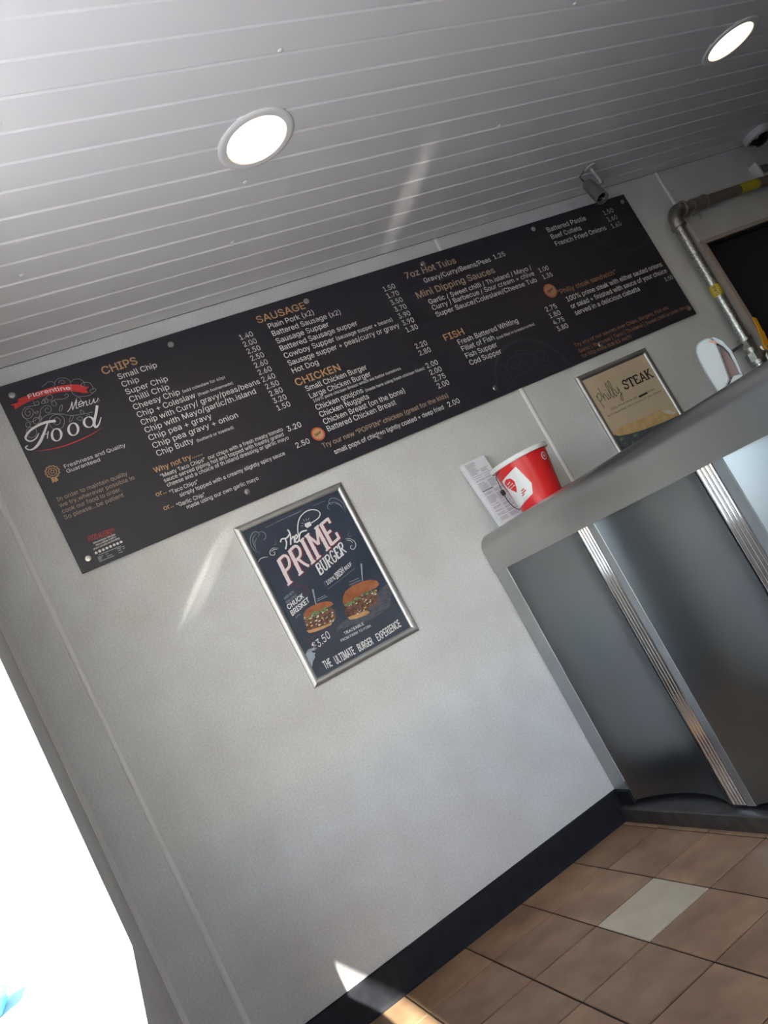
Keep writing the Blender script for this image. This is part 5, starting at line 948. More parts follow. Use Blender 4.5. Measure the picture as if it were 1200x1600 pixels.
rnd = random.Random(3)
g = [circ(1985, 702, 193), circ(1985, 702, 200)]
g += [[(1880, 600), (1875, 650), (1890, 700)], [(1880, 600), (1905, 575), (1950, 562), (2000, 570), (2040, 590), (2050, 620), (2010, 640), (1950, 650), (1892, 652)],
      [(1850, 560 + 30), (1870, 575), (1880, 600)], [(1835, 640), (1850, 690)], [(1822, 645), (1838, 695)], [(1848, 636), (1862, 680)],
      [(1905, 600), (1915, 620), (1935, 610)], [(1930, 590), (1945, 610), (1965, 592), (1980, 615), (2000, 595)], [(2050, 600), (2075, 580), (2100, 600), (2080, 622), (2055, 615)],
      [(2060, 625), (2090, 640), (2110, 620)], [(2040, 650), (2060, 690), (2075, 655), (2090, 690)], [(2100, 650), (2120, 690)], [(1960, 560), (1975, 545), (2000, 556)]]
bp.shape('line_drawing', ghost(g), 'ink_ghost', .0003)
g = [circ(2900, 92, 197), circ(2900, 92, 204)]
for k in range(9):
    cx, cy = 2900 + rnd.uniform(-120, 110), rnd.uniform(40, 220)
    g.append([(cx + rnd.uniform(20, 45) * math.cos(a), cy + rnd.uniform(12, 26) * math.sin(a)) for a in [i * .8 for i in range(9)]])
bp.shape('line_drawing', ghost(g), 'ink_ghost', .0003)

# round emblem at the left end
bp.poly('ribbon_banner', RIBBON, 'ink_red', .0003)
text(bp, 'lettering', 'Florentine', FLOR[0][0], FLOR[0][1], FLOR[2][0], FLOR[2][1], 15, 'ink_white', .016, .0006, bend=6)
bp.strokes('flourish', SWIRL, 1.15, 'ink_grey', .0008)
bp.shape('script_lettering', merge2d([ribbon2d(FOODF[0], lambda t: 8.0 * (1 - t) ** .7 + 1.8), ribbon2d(FOODF[1], lambda t: 3.5 + 6 * math.sin(math.pi * min(1, t * 1.5)) if t < .66 else 4.0),
                                      ribbon2d(FOODF[2], 2.2), ribbon2d(FOODF[3], 3.2), ribbon2d(FOODD[0], lambda t: 8.5 if t < .55 else 8.5 - 14 * (t - .55))] +
                                     [ribbon2d(o, lambda t: 3.0 + 5.0 * abs(math.cos(2 * math.pi * t + .3)) ** 1.5) for o in FOODO]), 'ink_white', .0012)
bp.strokes('script_lettering', MENU, 2.6, 'ink_white', .0012)
bp.shape('swoosh', ribbon2d(SWOOSH, lambda t: .6 + 3.2 * math.sin(math.pi * t)), 'ink_red', .0006)
# rosette
ro = [circ(51, 347, 20, 24), circ(51, 347, 13, 20)]
st = [(51 + (9 if k % 2 == 0 else 4) * math.sin(k * math.pi / 5), 347 - (9 if k % 2 == 0 else 4) * math.cos(k * math.pi / 5)) for k in range(11)]
sc_ = [(51 + (21 + 2.2 * math.cos(k * math.pi / 2)) * math.cos(k * math.pi / 24), 347 + (21 + 2.2 * math.cos(k * math.pi / 2)) * math.sin(k * math.pi / 24)) for k in range(49)]
bp.shape('rosette', merge2d([ribbon2d(sc_, 3.2, False), ribbon2d(ro[1], 2.2, False), ribbon2d(st, 1.8, False)] +
                            [([(38 + 10 * k, 368), (46 + 10 * k, 367), (47 + 10 * k, 384), (42.5 + 10 * k, 380), (37 + 10 * k, 385)], [(0, 1, 2, 3, 4)]) for k in range(2)]), 'ink_orange', .0004)
# allergy notice
text(bp, 'lettering', 'FOOD ALLERGY?', FA[0][0][0], FA[0][0][1], FA[0][1][0], FA[0][1][1], 18, 'ink_red', .006)
for k, s in ((1, 'Before placing your order please'), (2, 'inform a member of staff if a'), (3, 'person in your party has a food allergy')):
    text(bp, 'lettering', s, FA[k][0][0], FA[k][0][1] + 1, FA[k][1][0], FA[k][1][1] + 1, 6.5, 'ink_white', .01)
bp.shape('small_print', merge2d([ribbon2d(l, 2.0, False) for l in FA[4:]]), 'ink_grey', .0004)
bp.shape('allergen_icons', merge2d([(disc(c[0], c[1], 4.6, 12), [tuple(range(12))]) for c in FAI]), 'ink_white', .0004)
bp.poly('allergen_icon', disc(FAI[1][0], FAI[1][1], 5.4, 14), 'ink_orange', .0003)

# ================================================================== snap frames with posters


def snap_frame(parent, x0, z0, w, h, t=.025):
    """four mitred rounded rails"""
    prof = [(0, 0), (0, -.010), (t * .25, -.0145), (t * .6, -.0150), (t * .9, -.0115), (t, -.008), (t, 0)]    # (inwards, y)
    n = len(prof)
    cs = [(x0, z0), (x0 + w, z0), (x0 + w, z0 - h), (x0, z0 - h)]
    ins = [(1, -1), (-1, -1), (-1, 1), (1, 1)]
    for k in range(4):
        a, b = cs[k], cs[(k + 1) % 4]
        ia, ib = ins[k], ins[(k + 1) % 4]
        v = [(a[0] + ia[0] * p, y, a[1] + ia[1] * p) for p, y in prof] + [(b[0] + ib[0] * p, y, b[1] + ib[1] * p) for p, y in prof]
        f = [(i, (i + 1) % n, n + (i + 1) % n, n + i) for i in range(n)] + [tuple(range(n)), tuple(range(2 * n - 1, n - 1, -1))]
        mk('frame_rail', v, f, 'snap_alu', parent, True)


PX, PZ = 0.72495, 1.5957
pt = thing('burger_poster', (PX + .2195, 0, PZ - .62), 'navy burger poster in silver snap frame below the menu board', 'poster')
snap_frame(pt, PX - .004, PZ - .001, .445, .621)
ps = MB().box(PX + .018, PX + .418, -.006, -.002, PZ - .60, PZ - .022).ob('poster_sheet', 'poster_navy', pt)
pp = Print(PX, PZ, -.006, ps)
pw = 'poster_white'
pp.strokes('corner_flourish', P_TL, 2.2, 'poster_line', .0004, taper=True)
pp.strokes('corner_flourish', P_TR, 2.2, 'poster_line', .0004, taper=True)
pp.strokes('rule', P_LINES, .9, 'poster_line', .0003, smooth=False)
pp.strokes('cable_loop', [P_LOOP], 3.6, pw)
pp.poly('spatula', P_SPAT, pw)
pp.strokes('rays', P_RAYS, 1.3, pw, smooth=False)
pp.strokes('script_lettering', P_THE, 5.2, pw, .0006)
pp.strokes('side_flourish', P_FLL, 2.4, pw, taper=True)
pp.strokes('side_flourish', P_FLR, 2.4, pw, taper=True)


def letter_block(word, quad, w, sw, name, mat, lift, off=(0, 0), pr=None):
    """hand-cut serif capitals in the slanted block quad: bottom-left, top-left, bottom-right, top-right"""
    bl, tl, br, tr = quad
    GL = {'P': [[(.2, 0), (.2, 1)], [(.2, .97), (.7, .97), (.88, .78), (.7, .52), (.2, .48)]],
          'R': [[(.2, 0), (.2, 1)], [(.2, .97), (.7, .97), (.86, .78), (.7, .55), (.2, .52)], [(.45, .52), (.7, .2), (.92, 0)]],
          'I': [[(.5, 0), (.5, 1)]],
          'M': [[(.15, 0), (.15, 1)], [(.15, 1), (.5, .4)], [(.5, .4), (.85, 1)], [(.85, 0), (.85, 1)]],
          'E': [[(.2, 0), (.2, 1)], [(.2, .96), (.85, .96)], [(.2, .5), (.65, .5)], [(.2, .04), (.88, .04)], [(.86, .75), (.86, 1)], [(.9, 0), (.9, .3)]],
          'B': [[(.2, 0), (.2, 1)], [(.2, .96), (.7, .96), (.8, .76), (.65, .53), (.2, .52)], [(.6, .52), (.85, .35), (.8, .1), (.6, .04), (.2, .04)]],
          'S': [[(.82, .78), (.7, .95), (.4, .97), (.2, .85), (.22, .65), (.5, .52), (.78, .4), (.82, .18), (.65, .04), (.35, .03), (.16, .22)], [(.84, .7), (.84, .98)], [(.15, .02), (.15, .32)]],
          'T': [[(.5, 0), (.5, 1)], [(.08, .96), (.92, .96)], [(.08, .74), (.08, 1)], [(.92, .74), (.92, 1)]],
          'A': [[(.14, 0), (.5, 1)], [(.5, 1), (.86, 0)], [(.3, .33), (.7, .33)]],
          'K': [[(.2, 0), (.2, 1)], [(.28, .45), (.82, 1)], [(.42, .55), (.86, 0)]],
          'U': [[(.2, 1), (.2, .3), (.35, .05), (.65, .05), (.8, .3), (.8, 1)]],
          'G': [[(.85, .8), (.65, .97), (.35, .97), (.2, .7), (.2, .3), (.35, .04), (.65, .04), (.85, .25), (.85, .45), (.55, .45)]]}
    SERIF = {'P': [(.2, 0)], 'R': [(.2, 0)], 'I': [(.5, 0), (.5, 1)], 'M': [(.15, 0), (.85, 0), (.15, 1), (.85, 1)], 'E': [], 'B': [], 'U': [(.2, 1), (.8, 1)], 'G': [], 'S': [], 'T': [(.5, 0)], 'A': [(.14, 0), (.86, 0)], 'K': [(.2, 0), (.2, 1), (.82, 1), (.86, 0)]}
    SPUR = {'P': [.2], 'R': [.2], 'I': [.5], 'M': [.15, .85], 'E': [], 'B': [.2], 'U': [], 'G': [], 'S': [], 'T': [], 'A': [], 'K': []}
    tot = sum(w[c] for c in word)
    a = 0

    def mapp(u, v):
        bx = bl[0] + (br[0] - bl[0]) * u; by = bl[1] + (br[1] - bl[1]) * u
        tx = tl[0] + (tr[0] - tl[0]) * u; ty = tl[1] + (tr[1] - tl[1]) * u
        return (bx + (tx - bx) * v + off[0], by + (ty - by) * v + off[1])
    parts = []
    for c in word:
        u0, du = a / tot, w[c] / tot
        for st_ in GL[c]:
            pts = [mapp(u0 + du * x, y) for x, y in st_]
            parts.append(ribbon2d(pts, sw if len(st_) == 2 and st_[0][0] == st_[1][0] and abs(st_[0][1] - st_[1][1]) > .9 else sw * .72, len(st_) > 3))
        for x, y in SERIF[c]:
            parts.append(ribbon2d([mapp(u0 + du * x - .042 * 5 / len(word), y), mapp(u0 + du * x + .042 * 5 / len(word), y)], sw * .45, False))
        for x in SPUR[c]:
            parts.append(ribbon2d([mapp(u0 + du * x - .03 * 5 / len(word), .42), mapp(u0 + du * x + .03 * 5 / len(word), .42)], sw * .5, False))
        a += w[c]
    return (pr or pp).shape(name, merge2d(parts), mat, lift)


lw = {'S': .9, 'T': 1.0, 'A': 1.05, 'K': 1.05, 'P': 1.0, 'R': 1.05, 'I': .62, 'M': 1.3, 'E': 1.0, 'B': 1, 'U': 1, 'G': 1}
letter_block('PRIME', P_PRIME, lw, 15, 'lettering_shadow', 'poster_maroon', .0004, (5.5, 3))
letter_block('PRIME', P_PRIME, lw, 14, 'lettering', 'poster_pink', .0008)
pp.strokes('rule', [P_RULE], 2.4, 'poster_maroon', .0003, smooth=False)
letter_block('BURGER', P_BURG, lw, 6.5, 'lettering', pw, .0008)
pp.strokes('box_outline', [P_BEEFBOX + P_BEEFBOX[:1]], 1.0, 'poster_line', .0003, smooth=False)
for l, s, c in zip(P_BEEF, ('100%', 'IRISH', 'BEEF'), (14, 22, 13)):
    text(pp, 'lettering', s, *l[0], *l[1], c, pw, .014)
for l, s, c in zip(P_CHUCK, ('MADE WITH', 'PRIME CUTS OF', 'CHUCK', 'BRISKET'), (9, 9, 17, 18)):
    text(pp, 'lettering', s, *l[0], *l[1], c, pw if c > 10 else 'poster_line', .03 if c > 10 else .0)
pp.strokes('heart_doodle', P_DECO[:2], 1.6, 'poster_maroon')
pp.strokes('doodle', P_DECO[2:3], 1.4, 'poster_line')
pp.poly('slate_board_print', P_SLATE, 'slate_print', .0003)
rnd = random.Random(11)


def in_poly(p, poly):
    c = False
    for i in range(len(poly)):
        a, b = poly[i], poly[i - 1]
        if (a[1] > p[1]) != (b[1] > p[1]) and p[0] < (b[0] - a[0]) * (p[1] - a[1]) / (b[1] - a[1]) + a[0]:
            c = not c
    return c


STUFF = ('sauce_print', 'cheese_print', 'lettuce_print', 'dots', 'small_print', 'allergen_icons', 'stencil_gaps', 'rays')


def scatter(poly, n, rmin, rmax):
    xs = [p[0] for p in poly]; ys_ = [p[1] for p in poly]
    parts = []
    while len(parts) < n:
        p = (rnd.uniform(min(xs), max(xs)), rnd.uniform(min(ys_), max(ys_)))
        if in_poly(p, poly):
            r = rnd.uniform(rmin, rmax); a0 = rnd.uniform(0, 3)
            q = [(p[0] + r * rnd.uniform(.5, 1.4) * math.cos(a0 + k * 1.05), p[1] + r * .6 * rnd.uniform(.5, 1.3) * math.sin(a0 + k * 1.05)) for k in range(6)]
            parts.append((q, [tuple(range(6))]))
    return merge2d(parts)


for fill, bun, bot in ((P_FILL1, P_BUN1, P_BOT1), (P_FILL2, P_BUN2, P_BOT2)):
    pp.poly('filling_print', fill, 'meat_print', .0005)
    up_ = [(x, y - 6) for x, y in fill[:3]] + [(x, y + 9) for x, y in reversed(fill[:3])]
    pp.shape('sauce_print', scatter(fill, 20, 2.0, 5.5), 'sauce_print', .0008)
    pp.shape('cheese_print', scatter(fill, 5, 3, 6), 'cheese_print', .0007)
    pp.shape('lettuce_print', scatter(up_, 40, 2.5, 6), 'leaf_print', .0010)
    pp.shape('sauce_print', scatter(up_, 10, 1.5, 3.5), 'sauce_print', .0012)
    pp.poly('bottom_bun_print', bot, 'bun_crumb', .0013)
    pp.poly('top_bun_print', bun, 'bun_crust', .0014)
for fk in (P_FORK1, P_FORK2):
    pp.shape('fork_print', ribbon2d([fk[0], tuple((a + b) / 2 for a, b in zip(*fk)), fk[1]], lambda t: 6 - 3 * t, False), 'poster_line', .0015)
pp.strokes('small_print', P_CAP, 1.6, 'poster_line', smooth=False)
pp.strokes('price_box', [P_PRICE + P_PRICE[:1]], 1.5, 'poster_maroon', .0004, smooth=False)
text(pp, 'lettering', '€', *P_E[0][0], *P_E[0][1], 15, pw, .004)
text(pp, 'lettering', '3.50', *P_E[1][0], *P_E[1][1], 27, pw, .004)
pp.poly('hand_print', P_HAND, 'poster_line', .0006)
pp.strokes('hand_lines', [[P_HAND[0], P_HAND[2], P_HAND[4]], [P_HAND[5], P_HAND[7], P_HAND[9]]], 1.2, 'poster_navy', .0009)
for l, s, c in zip(P_TR1, ('TRACEABLE', 'FROM FARM TO FORK', 'THE', 'ULTIMATE', 'BURGER', 'EXPERIENCE'), (10, 9, 29, 29, 27, 27)):
    text(pp, 'lettering', s, *l[0], *l[1], c, pw, .012 if c != 9 else 0.0)
pp.shape('dots', merge2d([(disc(44, 574, 3, 10), [tuple(range(10))]), (disc(398, 566, 3, 10), [tuple(range(10))])]), 'poster_maroon')

SX, SZ = 2.4, 1.6035
st_ = thing('steak_poster', (SX + .225, 0, SZ - .62), 'tan steak sandwich poster in silver snap frame behind the counter', 'poster')
snap_frame(st_, SX - .008, SZ, .449, .621)
ss = MB().box(SX + .012, SX + .422, -.006, -.002, SZ - .60, SZ - .021).ob('poster_sheet', 'paper_tan', st_)
sp = Print(SX + .005, SZ + .0015, -.006, ss)
letter_block('STEAK', [(203, 142), (206, 100), (394, 141.5), (392, 100)], lw, 9.5, 'lettering', 'ink_black', .0005, pr=sp)
# brush-written word
PH = [[(40, 112), (44, 150), (48, 178)], [(42, 122), (56, 106), (66, 118), (58, 138), (45, 142)], [(72, 84), (72, 120), (74, 150)], [(74, 134), (84, 118), (90, 132), (92, 150), (97, 146)],
      [(103, 120), (104, 150), (110, 146)], [(102, 108), (104, 105)], [(110, 146), (124, 110), (127, 84), (119, 82), (117, 118), (122, 152), (130, 146)],
      [(130, 146), (143, 108), (146, 78), (138, 78), (136, 118), (140, 152), (148, 146)], [(150, 116), (153, 142), (166, 138), (170, 114)], [(170, 114), (172, 150), (164, 180), (155, 174), (166, 156), (180, 146)]]
sp.strokes('script_lettering', PH, 3.6, 'ink_dark', .0005)
text(sp, 'lettering', '100% Prime Steak with sauted Onions', 72, 200, 359, 198, 9, 'ink_dark', .006)
text(sp, 'lettering', 'and seasoned with a sauce of your choice', 41, 221, 390, 219, 9, 'ink_dark', .006)
sp.poly('marker_bar', [(253, 203), (310, 201), (309, 192), (253, 194)], 'ink_black', .0008)
br = [(14, 300), (45, 292), (79, 285), (172, 290), (253, 292), (317, 292), (362, 308), (405, 338), (412, 372), (330, 392), (180, 390), (60, 372), (20, 340)]
sp.poly('bread_print', br, 'bread_print', .0005)
sp.poly('filling_print', [(9, 298), (38, 316), (100, 330), (180, 340), (299, 350), (405, 352), (415, 560), (9, 560)], 'slate_print', .0008)
sp.shape('lettuce_print', scatter([(20, 330), (180, 350), (400, 360), (400, 470), (20, 470)], 26, 5, 14), 'leaf_print', .0011)
sp.shape('bread_shine', ([(330, 300), (362, 308), (398, 334), (380, 340), (345, 322)], [(0, 1, 2, 3, 4)]), 'sauce_print', .0009)
# ================================================================== serving counter
CX = 1.56
CY1 = -3.985
ct = thing('serving_counter', (1.9, CY1 / 2, 0), 'steel serving counter with curved grey front panels and ribbed chrome strips', 'counter')
ZT = 1.170
arc = [(CX + .055 - .055 * math.cos(a), 1.115 + .055 * math.sin(a)) for a in [math.pi / 2 * k / 8 for k in range(9)]]
prof = [(CX, 1.022)] + arc + [(2.26, ZT), (2.26, 1.12), (1.60, 1.12), (1.60, 1.05), (CX + .012, 1.022)]
MB().prism(prof, 1, CY1, -.006).ob('countertop', 'counter_top_steel', ct, True)
MB().box(1.64, 2.22, CY1, -.026, 0.0, 1.12).ob('counter_body', 'counter_core', ct)
MB().prism([(CX + .004, -.006), (CX + .004, -.099), (CX + .010, -.101), (1.64, -.101), (1.64, -.006)], 2, .110, 1.05).ob('end_panel', 'strip_grey', ct)
MB().bbox(CX - .008, 1.64, -.102, -.026, .058, .109, .003).ob('end_skirting', 'skirting_black', ct)
MB().prism([(CX + .001, -.0985), (CX + .001, -.1035), (CX + .012, -.1035), (CX + .012, -.0985)], 2, .068, 1.05).ob('edge_bead', 'chrome', ct)


def front_panel(y0, y1):
    n = 20
    fr_ = []
    for k in range(n + 1):
        s = k / n
        q = 2 * s - 1
        fr_.append((CX + .003 + .054 * (1 - q * q) ** .9 if abs(q) < 1 else CX + .003, y0 + (y1 - y0) * s))
    bk = [(x + .004, y) for x, y in reversed(fr_)]
    return MB().prism(fr_ + bk, 2, .070, 1.06)


def flute_profile(y0, y1, n=4):
    pts = [(CX + .020, y0)]
    wv = (y1 - y0) / n
    for i in range(n):
        for k in range(7):
            a = math.pi * k / 6
            pts.append((CX + .0125 - .008 * math.sin(a), y0 + wv * (i + .5 - .5 * math.cos(a) * .96)))
    pts.append((CX + .020, y1))
    return pts


PERIOD = .5645
y = -.104
panel0 = flute0 = cover0 = None
k = 0
while y > CY1 + .3:
    ye = -.582 - PERIOD * k
    ylen = ye - y
    o = front_panel(y, ye).ob('front_panel', 'panel_steel', ct, True)
    if y - .688 > CY1 - 1:
        f = MB().prism(flute_profile(ye - .001, ye - .060), 2, .066, 1.06).ob('chrome_strip', 'chrome', ct, True)
        MB().prism([(CX + .010, ye - .061), (CX + .010, ye - .066), (CX + .004, ye - .068), (CX + .004, ye - .100), (CX + .010, ye - .104), (CX + .018, ye - .104), (CX + .018, ye - .061)], 2, .066, 1.06).ob('cover_strip', 'strip_grey', f)
    y = ye - .1055
    k += 1
pl = [(1.528, 0), (1.528, .040), (1.531, .049), (1.538, .053), (1.64, .056), (1.64, 0)]
MB().prism(pl, 1, CY1, -.026).ob('plinth', 'plinth_steel', ct, True)

# ================================================================== collection bucket on the counter
BC = Vector((1.752, -.243, ZT))
BH = .192
bk = thing('collection_bucket', BC, 'red plastic collection bucket with white rim standing on the counter', 'bucket')
R0_, R1_ = .084, .1075
MB().lathe([(.0001, .0), (R0_ - .004, .0), (R0_, .004), (R1_, BH - .006), (R1_ - .002, BH - .006), (R0_ - .002, .006), (.0001, .006)], BC, n=56, close=False).ob('bucket_body', 'bucket_red', bk, True)
MB().lathe([(R1_ - .001, BH - .013), (R1_ + .009, BH - .013), (R1_ + .0105, BH - .010), (R1_ + .0105, BH + .002), (R1_ + .008, BH + .005), (R1_ - .004, BH + .006), (.0001, BH + .004)], BC, n=64, close=False).ob('rim_lid', 'bucket_white', bk, True)
vn = (Vector((0, -2.7, 0)) - Vector((BC.x, BC.y, 0))).normalized()
vr = Vector((-vn.y, vn.x, 0))
if vr.x < 0: vr = -vr


def cone_pt(s, t, lift=.0006):
    q = max(-1, min(1, 2 * s - 1))
    z = (BH - .008) * (1 - t)
    r = R0_ + (R1_ - R0_) * z / BH + lift
    return BC + (vr * q + vn * math.sqrt(1 - q * q)) * r + Vector((0, 0, z))


def cone_poly(name, poly, mat, lift, rows=16, cols=10):
    ts = [p[1] for p in poly]
    t0, t1 = min(ts), max(ts)
    v = []; f = []
    for i in range(rows + 1):
        t = t0 + (t1 - t0) * min(max(i / rows, .002), .998)
        xs = []
        for j in range(len(poly)):
            a, b = poly[j], poly[j - 1]
            if (a[1] > t) != (b[1] > t):
                xs.append(a[0] + (b[0] - a[0]) * (t - a[1]) / (b[1] - a[1]))
        lo, hi = min(xs), max(xs)
        th0, th1 = math.asin(max(-1, min(1, 2 * lo - 1))), math.asin(max(-1, min(1, 2 * hi - 1)))
        for k_ in range(cols + 1):
            th = th0 + (th1 - th0) * k_ / cols
            v.append(cone_pt((math.sin(th) + 1) / 2, t, lift))
            if i and k_:
                q = i * (cols + 1) + k_
                f.append((q - cols - 2, q - cols - 1, q, q - 1))
    return mk(name, v, f, mat, bk)


lab = cone_poly('sticker', [(.035, .24), (.39, .14), (.49, .57), (.41, .76), (.005, .88)], 'bucket_white', .0006, 60, 12)
drop = [(.055, .30), (.12, .255), (.20, .28), (.235, .37), (.20, .50), (.155, .585), (.10, .50), (.06, .40)]
cone_poly('sticker_emblem', drop, 'bucket_red', .0012, 24)
for a, b, t in ((.09, .16, .34), (.08, .19, .39), (.09, .20, .44)):
    cone_poly('emblem_print', [(a, t), (b, t - .01), (b, t + .018), (a, t + .028)], 'bucket_white', .0016, 2, 5)
for a, b, t in ((.24, .31, .595), (.22, .33, .64), (.20, .27, .685)):
    cone_poly('sticker_print', [(a, t), (b, t - .015), (b, t + .015), (a, t + .03)], 'ink_red', .0012, 2, 5)
for a, b, t in ((.17, .32, .765), (.15, .30, .80), (.12, .24, .83)):
    cone_poly('sticker_print', [(a, t), (b, t - .02), (b, t - .013), (a, t + .007)], 'print_grey', .0012, 2, 5)
ring = [(.915 + .045 * math.cos(a), .20 + .085 * math.sin(a)) for a in [2 * math.pi * i / 14 for i in range(14)]]
cone_poly('round_seal', ring, 'bucket_white', .0006, 12, 4)
cone_poly('round_seal_print', [(.915 + .033 * math.cos(a), .20 + .062 * math.sin(a)) for a in [2 * math.pi * i / 14 for i in range(14)]], 'ink_red', .0012, 12, 4)
cone_poly('round_seal_print', [(.915 + .012 * math.cos(a), .20 + .03 * math.sin(a)) for a in [2 * math.pi * i / 14 for i in range(14)]], 'bucket_white', .0018, 8, 4)
# wire bail folded down on the left
piv = [cone_pt(.10, .05, .002), cone_pt(.03, .10, .008)]
hang = [BC + vr * -.108 + vn * .030 + Vector((0, 0, .140)), BC + vr * -.112 + vn * .012 + Vector((0, 0, .100)), BC + vr * -.108 + vn * -.012 + Vector((0, 0, .052)), BC + vr * -.085 + vn * -.062 + Vector((0, 0, .020)),
        BC + vr * -.02 + vn * -.106 + Vector((0, 0, .030)), BC + vr * .040 + vn * -.104 + Vector((0, 0, .10)), BC + vr * .055 + vn * -.098 + Vector((0, 0, .165))]
path = catmull([tuple(p) for p in piv + hang], 5)
MB().tube(path, .0016, 6).ob('wire_handle', 'wire_dark', bk, True)
kn = BC + vr * -.1115 + vn * .013 + Vector((0, 0, .104))
MB().lathe([(.002, -.011), (.0075, -.010), (.0085, -.004), (.0085, .004), (.0075, .010), (.002, .011)], kn, (vr * -.1 + Vector((0, 0, 1)) + vn * .3), 14).ob('handle_knob', 'plastic_black', bk, True)

# ================================================================== folded menus leaning on the wall behind the bucket
ub = Vector((0, .047, .285)).normalized()
nb = Vector((0, -.285, .047)).normalized()
LGRP = 'folded paper menus leaning on the wall behind the bucket'


def leaflet(i, x0, x1, h, label):
    b0 = Vector((0, -.0915, ZT + .0012)) - nb * (.0068 * i)
    b0.z = ZT + .0012
    t_ = thing('paper_menu', (x0, b0.y, ZT), label, 'leaflet', LGRP)
    th = .0058
    v = []
    for d in (0, th):
        for x, s in ((x0, 0), (x1, 0), (x1, h), (x0, h)):
            p = b0 + ub * s - nb * d
            v.append((x, p.y, p.z))
    # spine on the left slightly rounded
    sp_ = b0 + ub * 0 - nb * th / 2
    f = [(0, 1, 2, 3), (7, 6, 5, 4), (0, 4, 5, 1), (1, 5, 6, 2), (2, 6, 7, 3), (3, 7, 4, 0)]
    sh = mk('folded_sheet', v, f, 'paper_white', t_)
    return b0, sh


b0, sh = leaflet(0, 1.6445, 1.7545, .2885, 'front white paper menu with printed grey columns, leaning beside the bucket')
rnd = random.Random(5)
parts = []


def leaf_bar(x0, x1, s0, s1):
    out = []
    for x, s in ((x0, s0), (x1, s0), (x1, s1), (x0, s1)):
        p = b0 + ub * s + nb * .0005
        out.append((1.6445 + x, p.y, p.z))
    parts.append(out)


s = .280
while s > .012:
    band = rnd.random()
    if .150 < s < .158:
        leaf_bar(.008, .062, s - .006, s)
        s -= .012
        continue
    if s > .245:
        leaf_bar(.008, .008 + rnd.uniform(.03, .05), s - .0016, s)
        s -= .0042
        continue
    leaf_bar(.008, .008 + rnd.uniform(.028, .047), s - .0016, s)
    leaf_bar(.058, .058 + rnd.uniform(.028, .046), s - .0016, s)
    s -= .0042 if band < .85 else .009
V = [p for q in parts for p in q]
mk('menu_print', V, [tuple(range(4 * i, 4 * i + 4)) for i in range(len(parts))], 'print_grey', sh)
leaflet(1, 1.6435, 1.7535, .2895, 'white paper menu tucked behind the front one beside the bucket')
leaflet(2, 1.6460, 1.7560, .2870, 'white paper menu tucked behind the front one beside the bucket')
leaflet(3, 1.6425, 1.7525, .2880, 'white paper menu tucked behind the front one beside the bucket')

# ================================================================== white dispenser at the far end of the counter
dc = Vector((1.88, -1.06, 0))
du = Vector((.65737, -.75357, 0))
dn = Vector((.75357, .65737, 0))
dt = thing('tape_dispenser', (1.91, -1.09, ZT), 'glossy white rounded plastic dispenser standing on the counter near gas pipe', 'dispenser')


def disp_prism(name, poly, d0, d1, mat, bevel=.004):
    n_ = len(poly)
    v = []
    for d in (d0, d1):
        for a, b in poly:
            p = dc + du * (a / 1000) + dn * d
            v.append((p.x, p.y, b / 1000))
    f = [tuple(range(n_)), tuple(range(2 * n_ - 1, n_ - 1, -1))] + [(i, (i + 1) % n_, n_ + (i + 1) % n_, n_ + i) for i in range(n_)]
    o = mk(name, v, f, mat, dt, True)
    if bevel:
        md = o.modifiers.new('bevel', 'BEVEL')
        md.width = bevel; md.segments = 3; md.limit_method = 'ANGLE'; md.angle_limit = math.radians(40)
    return o


body = [(3, 1171), (2, 1248), (5, 1300), (11, 1322), (22, 1335), (40, 1339), (58, 1335), (66, 1322), (67, 1300), (61, 1262), (54, 1222), (50, 1200), (30, 1185), (24, 1171)]
disp_prism('hood', catmull(body[:12], 3) + body[12:], -.012, .065, 'plastic_white', .005)
arch = [(58, 1335), (72, 1328), (86, 1306), (92, 1270), (89, 1232), (84, 1198), (76, 1198), (80, 1234), (82, 1266), (78, 1290), (70, 1306)]
disp_prism('side_arch', arch, -.004, .060, 'plastic_white', .002)
disp_prism('inner_drum', [(50, 1203), (78, 1203), (81, 1240), (80, 1275), (70, 1300), (58, 1250)], .020, .050, 'dispenser_inner', .001)
disp_prism('foot', [(30, 1171), (84, 1171), (84, 1198), (60, 1206), (44, 1192)], -.006, .060, 'plastic_white', .002)
pr_ = []
for a, b in ((58, 1330), (70, 1326), (80, 1312)):
    pass
disp_prism('red_print', [(50, 1322), (56, 1325), (66, 1319), (70, 1306), (64, 1308), (60, 1316)], -.0130, -.0122, 'ink_brown', 0)

# ================================================================== gas pipe
gp = thing('gas_pipe', (3.385, -.06, 1.02), 'galvanised gas pipe with yellow labels running up the wall and along', 'pipe')
PA, PB_ = Vector((3.402, -.060, 2.168)), Vector((3.370, -.060, 1.18))


def pz(z, r=0):
    t_ = (z - PB_.z) / (PA.z - PB_.z)
    return PB_ + (PA - PB_) * t_


